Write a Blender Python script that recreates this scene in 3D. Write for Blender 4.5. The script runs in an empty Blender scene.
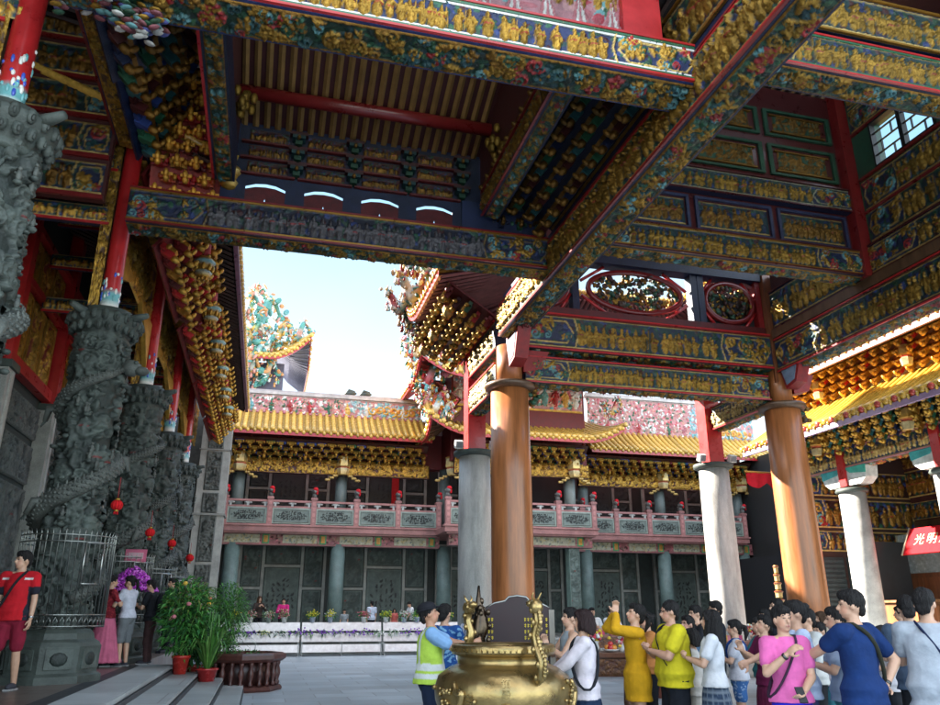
import bpy, math, random
import numpy as np
from mathutils import Vector, Matrix
rnd = random.Random(7)
SC = bpy.context.scene
COL = SC.collection
R = math.radians
# ------------------------------------------------------------------ palette (linear, alpha = gilding)
GOLD=(.56,.32,.055,.75); GOLD2=(.40,.20,.035,.7); PALEGOLD=(.75,.52,.18,.6)
GREEN=(.025,.12,.06,0); TEAL=(.025,.11,.12,0); BLUE=(.03,.06,.22,0); NAVY=(.012,.022,.07,0)
RED=(.42,.018,.02,0); DRED=(.17,.012,.012,0); MAROON=(.07,.012,.012,0); WHITE=(.75,.74,.7,0)
PINK=(.55,.17,.2,0); CYAN=(.15,.4,.42,0); BLACK=(.01,.01,.012,0); BROWN=(.10,.05,.025,0)
STONE=(.16,.195,.17,0); STONE2=(.24,.26,.23,0); DSTONE=(.05,.07,.06,0); PALESTONE=(.36,.36,.33,0)
YTILE=(.70,.42,.08,0); PINKSTONE=(.33,.15,.14,0)
def mul(c,k): return (c[0]*k,c[1]*k,c[2]*k,c[3] if len(c)>3 else 0)
def c4(c): return tuple(c) if len(c)==4 else tuple(c)+(0,)

# ------------------------------------------------------------------ materials
def nt(name):
    m=bpy.data.materials.new(name); m.use_nodes=True; t=m.node_tree
    for n in list(t.nodes): t.nodes.remove(n)
    o=t.nodes.new('ShaderNodeOutputMaterial'); b=t.nodes.new('ShaderNodeBsdfPrincipled')
    t.links.new(b.outputs[0],o.inputs[0]); return m,t,b
def N(t,k,**kw):
    n=t.nodes.new(k)
    for a,v in kw.items():
        if a in n.inputs: n.inputs[a].default_value=v
        else: setattr(n,a,v)
    return n
def vmat(name,rough=.5,metal=0.,wear=.35,ws=6.,bump=0.,bs=60.,speck=0.,coat=0.,stretch=None,rv=.12,gain=1.,spec=None):
    """paint, stone, cloth ...: colour comes from the surface's own 'Col' attribute, with uneven wear"""
    m,t,b=nt(name); L=t.links.new
    a=N(t,'ShaderNodeAttribute',attribute_name='Col')
    tc=N(t,'ShaderNodeTexCoord')
    vec=tc.outputs['Object']
    if stretch:
        mp=N(t,'ShaderNodeMapping'); mp.inputs['Scale'].default_value=stretch; L(vec,mp.inputs[0]); vec=mp.outputs[0]
    n1=N(t,'ShaderNodeTexNoise',Scale=ws,Detail=6.,Roughness=.65); L(vec,n1.inputs['Vector'])
    mr=N(t,'ShaderNodeMapRange'); L(n1.outputs['Fac'],mr.inputs['Value'])
    mr.inputs['From Min'].default_value=.3; mr.inputs['From Max'].default_value=.7
    mr.inputs['To Min'].default_value=1-wear; mr.inputs['To Max'].default_value=1+wear*.45
    mx=N(t,'ShaderNodeMix',data_type='RGBA',blend_type='MULTIPLY'); mx.inputs[0].default_value=1
    L(a.outputs['Color'],mx.inputs[6]); L(mr.outputs[0],mx.inputs[7]); col=mx.outputs[2]
    if speck:
        n2=N(t,'ShaderNodeTexNoise',Scale=170.,Detail=2.); L(tc.outputs['Object'],n2.inputs['Vector'])
        m2=N(t,'ShaderNodeMapRange'); L(n2.outputs['Fac'],m2.inputs['Value'])
        m2.inputs['From Min'].default_value=.35; m2.inputs['From Max'].default_value=.65
        m2.inputs['To Min'].default_value=1-speck; m2.inputs['To Max'].default_value=1+speck
        m3=N(t,'ShaderNodeMix',data_type='RGBA',blend_type='MULTIPLY'); m3.inputs[0].default_value=1
        L(col,m3.inputs[6]); L(m2.outputs[0],m3.inputs[7]); col=m3.outputs[2]
    if gain!=1:
        g=N(t,'ShaderNodeMix',data_type='RGBA',blend_type='MULTIPLY'); g.inputs[0].default_value=1; L(col,g.inputs[6]); g.inputs[7].default_value=(gain,gain,gain,1); col=g.outputs[2]
    if spec is not None: b.inputs['Specular IOR Level'].default_value=spec
    L(col,b.inputs['Base Color'])
    mm=N(t,'ShaderNodeMath',operation='ADD'); L(a.outputs['Alpha'],mm.inputs[0]); mm.inputs[1].default_value=metal; mm.use_clamp=True
    L(mm.outputs[0],b.inputs['Metallic'])
    rr=N(t,'ShaderNodeMapRange'); L(n1.outputs['Fac'],rr.inputs['Value'])
    rr.inputs['To Min'].default_value=max(.03,rough-rv); rr.inputs['To Max'].default_value=min(1,rough+rv); L(rr.outputs[0],b.inputs['Roughness'])
    if bump:
        n3=N(t,'ShaderNodeTexNoise',Scale=bs,Detail=4.); L(vec,n3.inputs['Vector'])
        bp=N(t,'ShaderNodeBump',Strength=bump,Distance=.02); L(n3.outputs['Fac'],bp.inputs['Height']); L(bp.outputs[0],b.inputs['Normal'])
    if coat: b.inputs['Coat Weight'].default_value=coat
    return m
M={}
M['paint']=vmat('painted_carving',.45,0,.4,5.,bump=.5,bs=55.)
M['shadedpaint']=vmat('shade_darkened_painted_carving',.5,0,.45,5.,gain=.56,bump=.5,bs=55.)  # worn paint, darkened evenly to put the canopy's shade into its colour
M['lacquer']=vmat('red_lacquer',.3,0,.25,4.,coat=.15)
M['stone']=vmat('carved_green_stone',.62,0,.5,3.,bump=.5,bs=34.,gain=.40)
M['granite']=vmat('speckled_granite',.5,0,.38,2.2,speck=.25)
M['pillar']=vmat('weathered_granite_pillar',.48,0,.5,3.2,speck=.3,stretch=(1,1,.22),bump=.15,bs=40.)
M['wood']=vmat('polished_red_wood',.36,0,.5,7.,stretch=(1,1,.09),coat=.08)
M['dwood']=vmat('dark_wood',.4,0,.45,8.,stretch=(1,1,.2))
M['bronze']=vmat('aged_bronze',.3,.85,.4,5.,bump=.2,bs=16.)
M['steel']=vmat('brushed_steel',.35,.7,.2,6.)
M['tile']=vmat('glazed_roof_tile',.25,0,.35,9.,coat=.3)
M['cloth']=vmat('cotton_cloth',.9,0,.22,7.,bump=1.,bs=7.,spec=.2)
M['skin']=vmat('skin',.5,0,.10,18.)
M['hair']=vmat('dark_hair',.68,0,.5,60.,bump=1.,bs=90.,stretch=(1,1,.12),spec=.25)
M['leaf']=vmat('green_leaf',.5,0,.4,9.)
M['petal']=vmat('flower_petal',.6,0,.25,20.)
M['plain']=vmat('dull_paint',.6,0,.3,4.,gain=.85)
M['shoe']=vmat('rubber_and_canvas',.7,0,.2,20.)

# ------------------------------------------------------------------ mesh builder
def rotz(a): return Matrix.Rotation(a,3,'Z')
class MB:
    def __init__(s): s.V=[]; s.F=[]; s.C=[]; s.n=0; s.sm=[]
    def add(s,v,f,c,smooth=False):
        b=s.n; s.V.extend(v); s.n+=len(v)
        s.F.extend([tuple(i+b for i in q) for q in f]); s.sm.extend([smooth]*len(f))
        if isinstance(c,list): s.C.extend(c)
        else: s.C.extend([c4(c)]*len(v))
    def box(s,c,d,col,rot=None):
        hx,hy,hz=d[0]/2,d[1]/2,d[2]/2; v=[]
        for x,y,z in ((-1,-1,-1),(1,-1,-1),(1,1,-1),(-1,1,-1),(-1,-1,1),(1,-1,1),(1,1,1),(-1,1,1)):
            p=Vector((x*hx,y*hy,z*hz))
            if rot is not None: p=rot@p
            v.append((c[0]+p.x,c[1]+p.y,c[2]+p.z))
        s.add(v,[(0,3,2,1),(4,5,6,7),(0,1,5,4),(1,2,6,5),(2,3,7,6),(3,0,4,7)],col)
    def bx(s,x0,x1,y0,y1,z0,z1,col): s.box(((x0+x1)/2,(y0+y1)/2,(z0+z1)/2),(abs(x1-x0),abs(y1-y0),abs(z1-z0)),col)
    def ell(s,c,r,col,n=8,m=5,rot=None):
        if not hasattr(r,'__len__'): r=(r,r,r)
        v=[];f=[]
        for j in range(m+1):
            th=math.pi*j/m
            for i in range(n if 0<j<m else 1):
                ph=2*math.pi*i/n
                p=Vector((r[0]*math.sin(th)*math.cos(ph),r[1]*math.sin(th)*math.sin(ph),r[2]*math.cos(th)))
                if rot is not None: p=rot@p
                v.append((c[0]+p.x,c[1]+p.y,c[2]+p.z))
        def ix(j,i): return 0 if j==0 else (1+(m-1)*n if j==m else 1+(j-1)*n+i%n)
        for j in range(m):
            for i in range(n):
                if j==0: f.append((0,ix(1,i),ix(1,i+1)))
                elif j==m-1: f.append((ix(j,i),ix(m,0),ix(j,i+1)))
                else: f.append((ix(j,i),ix(j+1,i),ix(j+1,i+1),ix(j,i+1)))
        s.add(v,f,col,True)
    def tube(s,pts,rad,col,n=8,cap=True,flat=1.,smooth=True):
        pts=[Vector(p) for p in pts]; k=len(pts)
        if not hasattr(rad,'__len__'): rad=[rad]*k
        v=[];f=[];cc=[]; prev=None
        for i,p in enumerate(pts):
            t=(pts[min(i+1,k-1)]-pts[max(i-1,0)])
            if t.length<1e-9: t=Vector((0,0,1))
            t.normalize()
            if prev is None:
                ref=Vector((0,0,1)) if abs(t.z)<.9 else Vector((0,1,0))
                a=t.cross(ref).normalized()
            else:
                a=(prev-t*prev.dot(t)); a=a.normalized() if a.length>1e-6 else t.orthogonal().normalized()
            prev=a; b=t.cross(a)
            for j in range(n):
                q=p+(a*math.cos(2*math.pi*j/n)+b*math.sin(2*math.pi*j/n)*flat)*rad[i]
                v.append(tuple(q))
            cc.extend([c4(col[i] if isinstance(col,list) else col)]*n)
        for i in range(k-1):
            for j in range(n):
                f.append((i*n+j,i*n+(j+1)%n,(i+1)*n+(j+1)%n,(i+1)*n+j))
        if cap: f.append(tuple(range(n))[::-1]); f.append(tuple((k-1)*n+j for j in range(n)))
        s.add(v,f,cc,smooth)
    def capsule(s,p0,r0,p1,r1,col=(1,1,1),n=10):
        p0=Vector(p0);p1=Vector(p1); d=p1-p0
        if d.length<1e-6: d=Vector((0,0,1e-4))
        u=d.normalized(); pts=[];rad=[]
        for a in (0.05,.35,.7): pts.append(p0-u*r0*math.cos(a*math.pi/2)); rad.append(r0*math.sin(a*math.pi/2))
        pts.append(p0);rad.append(r0);pts.append(p1);rad.append(r1)
        for a in (.7,.35,.05): pts.append(p1+u*r1*math.cos(a*math.pi/2)); rad.append(r1*math.sin(a*math.pi/2))
        s.tube(pts,rad,col,n)
    def rings(s,rg,col,n=16,rot=None,org=(0,0,0)):
        """closed stack of ellipses (z, rx, ry, cx, cy)"""
        v=[];f=[]
        for (z,rx,ry,cx,cy) in rg:
            for j in range(n):
                a=2*math.pi*j/n; p=Vector((cx+rx*math.cos(a),cy+ry*math.sin(a),z))
                if rot is not None: p=rot@p
                v.append((p.x+org[0],p.y+org[1],p.z+org[2]))
        k=len(rg)
        for i in range(k-1):
            for j in range(n): f.append((i*n+j,i*n+(j+1)%n,(i+1)*n+(j+1)%n,(i+1)*n+j))
        f.append(tuple(range(n))[::-1]); f.append(tuple((k-1)*n+j for j in range(n)))
        s.add(v,f,col,True)
    def lathe(s,prof,c,col,n=24,smooth=True):
        v=[];f=[];cc=[]
        for i,(r,z) in enumerate(prof):
            for j in range(n):
                a=2*math.pi*j/n; v.append((c[0]+r*math.cos(a),c[1]+r*math.sin(a),c[2]+z))
            cc.extend([c4(col[i] if isinstance(col,list) else col)]*n)
        k=len(prof)
        for i in range(k-1):
            for j in range(n): f.append((i*n+j,i*n+(j+1)%n,(i+1)*n+(j+1)%n,(i+1)*n+j))
        f.append(tuple(range(n))[::-1]); f.append(tuple((k-1)*n+j for j in range(n)))
        s.add(v,f,cc,smooth)
    def grid(s,P,C,smooth=True,wrap=False,flip=False):
        ny,nx=P.shape[:2]
        v=[tuple(p) for p in P.reshape(-1,3).tolist()]
        c=[tuple(p) for p in C.reshape(-1,4).tolist()]
        f=[]
        for j in range(ny-1):
            for i in range(nx if wrap else nx-1):
                a=j*nx+i; b=j*nx+(i+1)%nx; q=(a,b,b+nx,a+nx)
                f.append(q[::-1] if flip else q)
        s.add(v,f,c,smooth)
    def prism(s,poly,axis,d0,d1,col):
        """extrude a 2D outline; axis 'y': poly is (x,z), axis 'x': poly is (y,z), axis 'z': (x,y)"""
        def P(a,b,d): return {'y':(a,d,b),'x':(d,a,b),'z':(a,b,d)}[axis]
        k=len(poly); v=[P(a,b,d0) for a,b in poly]+[P(a,b,d1) for a,b in poly]
        f=[tuple(range(k)),tuple(range(2*k-1,k-1,-1))]+[(i+k,(i+1)%k+k,(i+1)%k,i) for i in range(k)]
        s.add(v,f,col)
    def build(s,name,mat,parent=None,loc=None):
        me=bpy.data.meshes.new(name); me.from_pydata(s.V,[],s.F)
        at=me.color_attributes.new('Col','FLOAT_COLOR','POINT')
        at.data.foreach_set('color',np.array(s.C,dtype=np.float32).reshape(-1))
        me.polygons.foreach_set('use_smooth',np.array(s.sm,dtype=bool))
        me.materials.append(M[mat] if isinstance(mat,str) else mat); me.update()
        o=bpy.data.objects.new(name,me); COL.objects.link(o)
        if parent is not None:
            o.parent=parent
        if loc is not None: o.location=loc
        return o
def tag(o,label=None,cat=None,group=None,kind=None):
    if label: o['label']=label
    if cat: o['category']=cat
    if group: o['group']=group
    if kind: o['kind']=kind
    return o
def thing(name,label,cat,loc=(0,0,0),rz=0,group=None):
    o=bpy.data.objects.new(name,None); COL.objects.link(o); o.location=loc; o.rotation_euler=(0,0,rz)
    o.empty_display_size=.2
    return tag(o,label,cat,group)
def sub(root,name):        # part that only gathers its own pieces is avoided: parts are meshes
    return root
def copy_tree(o,parent=None,loc=None,rz=None,label=None):
    c=o.copy(); COL.objects.link(c)
    if parent is not None: c.parent=parent
    if loc is not None: c.location=loc
    if rz is not None: c.rotation_euler=(0,0,rz)
    if label: c['label']=label
    for ch in o.children: copy_tree(ch,c)
    return c

# ------------------------------------------------------------------ carved relief: a height field with the paint of each carved shape
class HF:
    def __init__(s,w,h,res,bg,seed=0):
        s.w=w;s.h=h;s.nx=max(4,int(w/res)+1);s.ny=max(4,int(h/res)+1)
        s.X,s.Y=np.meshgrid(np.linspace(0,w,s.nx),np.linspace(0,h,s.ny))
        s.H=np.zeros((s.ny,s.nx)); s.C=np.zeros((s.ny,s.nx,4)); s.C[:]=c4(bg); s.r=random.Random(seed)
    def win(s,x0,x1,y0,y1):
        i0=max(0,int(x0/s.w*(s.nx-1)));i1=min(s.nx,int(x1/s.w*(s.nx-1))+2)
        j0=max(0,int(y0/s.h*(s.ny-1)));j1=min(s.ny,int(y1/s.h*(s.ny-1))+2)
        return (slice(j0,j1),slice(i0,i1)) if i1>i0 and j1>j0 else None
    def blob(s,cx,cy,rx,ry,h,col,ang=0,base=0,p=.5):
        m=max(rx,ry); w=s.win(cx-m,cx+m,cy-m,cy+m)
        if w is None: return
        dx=s.X[w]-cx;dy=s.Y[w]-cy
        if ang: c_,s_=math.cos(ang),math.sin(ang); dx,dy=dx*c_+dy*s_,-dx*s_+dy*c_
        q=1-(dx/rx)**2-(dy/ry)**2; ok=q>0
        hh=base+h*np.where(ok,q,0)**p; up=ok&(hh>s.H[w])
        s.H[w]=np.where(up,hh,s.H[w]); s.C[w][up]=c4(col)
    def line(s,pts,wd,h,col,base=0):
        for (a,b),(c,d) in zip(pts[:-1],pts[1:]):
            w=s.win(min(a,c)-wd,max(a,c)+wd,min(b,d)-wd,max(b,d)+wd)
            if w is None: continue
            l2=(c-a)**2+(d-b)**2+1e-12
            t=np.clip(((s.X[w]-a)*(c-a)+(s.Y[w]-b)*(d-b))/l2,0,1)
            q=1-((s.X[w]-a-t*(c-a))**2+(s.Y[w]-b-t*(d-b))**2)/(wd*wd)
            ok=q>0; hh=base+h*np.where(ok,q,0)**.5; up=ok&(hh>s.H[w])
            s.H[w]=np.where(up,hh,s.H[w]); s.C[w][up]=c4(col)
    def rect(s,x0,x1,y0,y1,h,col,force=False):
        w=s.win(x0,x1,y0,y1)
        if w is None: return
        ok=(s.X[w]>=x0)&(s.X[w]<=x1)&(s.Y[w]>=y0)&(s.Y[w]<=y1)
        up=ok if force else ok&(h>=s.H[w])
        s.H[w]=np.where(up,h,s.H[w]); s.C[w][up]=c4(col)
    def frame(s,x0,x1,y0,y1,wd,h,col):
        s.line([(x0,y0),(x1,y0),(x1,y1),(x0,y1),(x0,y0)],wd,h,col)
    def mottle(s,x0,x1,y0,y1,cols,n,r,h):
        q=s.r
        for _ in range(n):
            s.blob(q.uniform(x0,x1),q.uniform(y0,y1),r*q.uniform(.5,1.3),r*q.uniform(.35,.9),h*q.uniform(.4,1),q.choice(cols),q.uniform(0,3))
    def scroll(s,cx,cy,r,wd,h,col,turns=1.6,a0=None,sg=1):
        a0=s.r.uniform(0,6.3) if a0 is None else a0; pts=[]
        for i in range(15):
            t=i/14; a=a0+sg*turns*2*math.pi*t; rr=r*(1-.85*t); pts.append((cx+rr*math.cos(a),cy+rr*math.sin(a)))
        s.line(pts,wd,h,col)
    def figure(s,cx,cy,ht,h,col,rich=True):
        q=s.r; k=ht; col2=mul(col,q.uniform(.8,1.1)); ln=q.uniform(-.08,.08)*k
        s.blob(cx,cy+.25*k,.17*k*q.uniform(.85,1.2),.3*k,h*.8,col2)
        s.blob(cx+ln*.5,cy+.55*k,.14*k,.2*k,h,col2)
        s.blob(cx+ln,cy+.8*k,.075*k,.095*k,h*1.15,col)
        s.blob(cx+ln,cy+.92*k,.085*k*q.uniform(.5,1.2),.07*k,h*.95,col2)
        sg=q.choice((-1,1))
        s.line([(cx+ln*.5+sg*.09*k,cy+.62*k),(cx+sg*.2*k,cy+q.uniform(.4,.6)*k),(cx+sg*.13*k,cy+q.uniform(.4,.75)*k)],.045*k,h*1.1,col)
        s.line([(cx-sg*.1*k,cy+.62*k),(cx-sg*.17*k,cy+q.uniform(.3,.5)*k)],.05*k,h,col2)
        for fx in (-.07,.0,.07): s.line([(cx+fx*k,cy+.02*k),(cx+fx*.7*k+ln*.3,cy+.42*k)],.018*k,h*1.02,mul(col2,.8 if fx else 1.15))
        s.line([(cx-.12*k+ln*.4,cy+.45*k),(cx+.12*k+ln*.4,cy+.45*k)],.022*k,h*1.12,mul(col2,1.15) if q.random()<.6 else RED)
        if rich and q.random()<.45: s.line([(cx+sg*.22*k,cy+.1*k),(cx+sg*q.uniform(.15,.3)*k,cy+.95*k)],.022*k,h*.9,col)
    def figures(s,x0,x1,y0,ht,h,col,gap=.34):
        x=x0+ht*.15; q=s.r
        while x<x1-ht*.1:
            s.figure(x,y0+q.uniform(0,.05)*ht,ht*q.uniform(.82,1.),h,mul(col,q.uniform(.75,1.12)))
            x+=ht*gap*q.choice((.8,.95,1.1,1.1,1.5))
    def flowers(s,x0,x1,y0,y1,n,r,h,cols):
        q=s.r
        for _ in range(n):
            x=q.uniform(x0,x1);y=q.uniform(y0,y1);c=q.choice(cols);k=r*q.uniform(.6,1.3)
            t=q.random()
            if t<.4:
                for i in range(5):
                    a=i*1.257+q.random(); s.blob(x+k*.6*math.cos(a),y+k*.6*math.sin(a),k*.5,k*.36,h,c,a)
                s.blob(x,y,k*.25,k*.25,h*1.2,GOLD)
            elif t<.75: s.scroll(x,y,k,k*.2,h,c,1.3,None,q.choice((-1,1)))
            else:
                a=q.uniform(0,6.3)
                s.blob(x,y,k*1.2,k*.35,h*1.2,GOLD,a); s.blob(x+.5*k*math.cos(a+1.2),y+.5*k*math.sin(a+1.2),k*.9,k*.26,h,GOLD,a+1.0); s.blob(x-.4*k*math.sin(a),y+.4*k*math.cos(a),k*.8,k*.2,h,GOLD2,a-.8)
    def emit(s,mb,O,U,V,Nn,lift=.004,flip=False):
        O=np.array(O,float);U=np.array(U,float);V=np.array(V,float);Nn=np.array(Nn,float)
        Hh=s.H.copy(); g_=np.random.RandomState(s.r.randrange(99999)).normal(0,1,Hh.shape); g_=(g_+.6*np.roll(g_,1,0)+.6*np.roll(g_,1,1))/1.3; Hh=np.where(Hh>.004,np.maximum(Hh+.0075*g_*np.clip(Hh/.03,.3,1.3),.001),Hh); Hh[0,:]=Hh[-1,:]=0; Hh[:,0]=Hh[:,-1]=0
        P=O+s.X[...,None]*U+s.Y[...,None]*V+(Hh+lift)[...,None]*Nn
        mb.grid(P,s.C,flip=flip)
def st_beam(w,h,res,seed,bg=TEAL,fig=GOLD,ends=.2,fh=.74,line=PALEGOLD,deep=.05,gap=.34):
    f=HF(w,h,res,bg,seed); r=f.r; e=min(ends*w,h*2.2); k=h
    dk=lambda c:mul(c,.5)
    f.C[...,:3]*=.45
    f.mottle(0,w,0,h,[dk(GREEN),dk(TEAL),dk(BLUE),NAVY,dk((.05,.17,.08,0)),MAROON,GREEN,BLUE],int(w*h/(k*k)*34),.10*k,deep*.4)
    if ends>0:
        for x0,x1 in ((0,e),(w-e,w)):
            f.rect(x0+.02,x1,0,h,.002,mul(NAVY,1.3))
            f.flowers(x0+.12*k,x1-.12*k,.15*k,.85*k,int(9*e/k),.17*k,deep*.8,[GOLD,GOLD,GREEN,CYAN,RED,TEAL])
            xm=(x0+x1)/2; hw=(x1-x0)/2-.05*k
            f.line([(xm-hw,h*.5),(xm-hw*.75,h*.84),(xm+hw*.75,h*.84),(xm+hw,h*.5),(xm+hw*.75,h*.16),(xm-hw*.75,h*.16),(xm-hw,h*.5)],.02*k+.006,deep*.5,line)
        f.line([(e,0),(e+.12*k,h*.5),(e,h)],.02*k+.006,deep*.6,line); f.line([(w-e,0),(w-e-.12*k,h*.5),(w-e,h)],.02*k+.006,deep*.6,line)
        x0,x1=e+.1*k,w-e-.1*k
    else: x0,x1=.06*k,w-.06*k
    f.figures(x0,x1,h*.1,h*fh,deep*1.3,fig,gap)
    b=.035*k+.008
    f.rect(0,w,0,b,deep*.45,line,True); f.rect(0,w,h-b,h,deep*.45,line,True)
    return f
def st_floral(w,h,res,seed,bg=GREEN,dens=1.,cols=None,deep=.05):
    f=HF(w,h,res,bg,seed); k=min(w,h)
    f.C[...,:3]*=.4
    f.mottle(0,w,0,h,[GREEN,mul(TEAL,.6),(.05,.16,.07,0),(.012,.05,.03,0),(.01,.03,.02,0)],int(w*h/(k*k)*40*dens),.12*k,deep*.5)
    f.flowers(.1*k,w-.1*k,.1*k,h-.1*k,int(w*h/(k*k)*10*dens),.2*k,deep,cols or [GOLD,GOLD,GOLD2,GREEN,CYAN,RED,TEAL])
    b=.05*k; f.rect(0,w,0,b,deep*.4,GOLD2,True); f.rect(0,w,h-b,h,deep*.4,GOLD2,True)
    return f
def st_gilt(w,h,res,seed,bg=MAROON,gold=GOLD,dens=1.,deep=.05):
    f=HF(w,h,res,bg,seed); k=min(w,h); q=f.r
    for _ in range(int(w*h/(k*k)*26*dens)):
        x,y=q.uniform(0,w),q.uniform(0,h)
        if q.random()<.5: f.scroll(x,y,.2*k*q.uniform(.5,1.2),.035*k,deep*q.uniform(.5,1),mul(gold,q.uniform(.6,1.1)),1.4,None,q.choice((-1,1)))
        else: f.blob(x,y,.16*k*q.uniform(.4,1),.07*k,deep*q.uniform(.5,1),mul(gold,q.uniform(.6,1.1)),q.uniform(0,3))
    f.frame(0,w,0,h,.05*k,deep*.6,gold)
    return f
def st_stone(w,h,res,seed,bg=DSTONE,fg=STONE,dens=1.,deep=.05,border=True):
    f=HF(w,h,res,bg,seed); k=min(w,h); q=f.r
    for _ in range(int(w*h/(k*k)*30*dens)):
        x,y=q.uniform(0,w),q.uniform(0,h); c=mul(fg,q.uniform(.7,1.15)); t=q.random()
        if t<.4: f.scroll(x,y,.2*k*q.uniform(.5,1.3),.04*k,deep*q.uniform(.5,1),c,1.3,None,q.choice((-1,1)))
        elif t<.8: f.blob(x,y,.16*k*q.uniform(.4,1.2),.09*k,deep*q.uniform(.5,1),c,q.uniform(0,3))
        else: f.figure(x,y-.2*k,.45*k,deep,c)
    if border: f.rect(0,w,0,.06*k,deep,fg,True); f.rect(0,w,h-.06*k,h,deep,fg,True); f.rect(0,.06*k,0,h,deep,fg,True); f.rect(w-.06*k,w,0,h,deep,fg,True)
    return f
def panel(parent,name,f,O,U,V,Nn,mat='paint',flip=None):
    mb=MB()
    if flip is None: flip=Vector(U).cross(Vector(V)).dot(Vector(Nn))<0
    f.emit(mb,O,U,V,Nn,flip=flip); return mb.build(name,mat,parent)

def beam(parent,axis,a0,a1,c,th,z0,z1,seed,res=.022,body=NAVY,front=True,bottom=True,back=False,st=None,trim=(RED,),label=None,**kw):
    """painted beam: a body, its carved face (towards the viewer side), its carved underside and lacquered edge strips"""
    mb=MB(); L=a1-a0
    if axis=='x': mb.bx(a0,a1,c-th/2,c+th/2,z0,z1,body)
    else: mb.bx(c-th/2,c+th/2,a0,a1,z0,z1,body)
    o=mb.build('beam',M['paint'],parent)
    if label: o['label']=label
    h=z1-z0; t=.035
    if front:
        f=(st or st_beam)(L,h-.16*min(1,h),res,seed,**kw)
        zz=z0+.08*min(1,h)
        if axis=='x': panel(o,'carved_panel',f,(a0,c-th/2,zz),(1,0,0),(0,0,1),(0,-1,0))
        else: panel(o,'carved_panel',f,(c-th/2,a1,zz),(0,-1,0),(0,0,1),(-1,0,0))
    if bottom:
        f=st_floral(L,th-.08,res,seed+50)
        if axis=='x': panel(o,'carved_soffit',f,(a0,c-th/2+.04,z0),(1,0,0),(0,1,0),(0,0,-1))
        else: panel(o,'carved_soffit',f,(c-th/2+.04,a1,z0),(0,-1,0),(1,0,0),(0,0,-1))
    m=MB()
    for i,tc in enumerate(trim):
        zz=z0+.02+i*t
        for (q,sg) in ((z0+.005+i*t,1),(z1-.005-i*t,-1)):
            lo,hi=(q,q+sg*t*.92) if sg>0 else (q-t*.92,q)
            if axis=='x': m.bx(a0,a1,c-th/2-.045+.012*i,c-th/2+.01,lo,hi,tc)
            else: m.bx(c-th/2-.045+.012*i,c-th/2+.01,a0,a1,lo,hi,tc)
    m.build('edge_trim',M['lacquer'],o)
    return o

def bracket_set(parent,name,O,U,V,Nn,nu,nv,su,sv,seed,arm=(GREEN,TEAL,RED,BLUE),knob=GOLD,k=1.,mat='paint',label=None,sheet=None):
    """tiers of temple roof brackets: cross arms, blocks and gilded noses stepping up and out"""
    r=random.Random(seed); mb=MB(); O=Vector(O);U=Vector(U).normalized();V=Vector(V).normalized();Nn=Vector(Nn).normalized()
    rot=Matrix((U,Nn,V)).transposed()
    for j in range(nv):
        for i in range(nu):
            if j%2 and i==nu-1: continue
            p=O+U*((i+.5+.5*(j%2))*su)+V*((j+.5)*sv)
            c=arm[(i+j)%len(arm)] if r.random()<.8 else r.choice(arm)
            g=mul(knob,r.uniform(.7,1.15))
            mb.box(p+Nn*.03*k,(su*.86,.09*k,sv*.34),c,rot)
            mb.box(p+Nn*.12*k-V*sv*.05,(.12*k,.24*k,sv*.42),mul(c,1.3),rot)
            mb.box(p+Nn*.16*k+V*sv*.24,(.2*k,.17*k,sv*.2),g,rot)
            q=p+Nn*.30*k-V*sv*.1
            mb.ell(q,(.065*k,.11*k,.075*k),g,6,4,rot)
            mb.ell(q+Nn*.07*k+V*.09*k,(.05*k,.05*k,.085*k),g,6,4,rot)
            for sgn in (-1,1):
                mb.ell(p+U*sgn*su*.36+Nn*.11*k+V*sv*.16,(.06*k,.06*k,.07*k),mul(g,.8) if r.random()<.6 else c,5,3,rot)
    if sheet is not None:
        W=nu*su;Hh=nv*sv; a=O-Nn*.05
        mb.add([tuple(a),tuple(a+U*W),tuple(a+U*W+V*Hh),tuple(a+V*Hh),tuple(a-Nn*.05),tuple(a+U*W-Nn*.05),tuple(a+U*W+V*Hh-Nn*.05),tuple(a+V*Hh-Nn*.05)],
            [(0,1,2,3),(7,6,5,4),(0,4,5,1),(1,5,6,2),(2,6,7,3),(3,7,4,0)],sheet)
    o=mb.build(name,mat,parent)
    if label: o['label']=label
    return o

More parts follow.
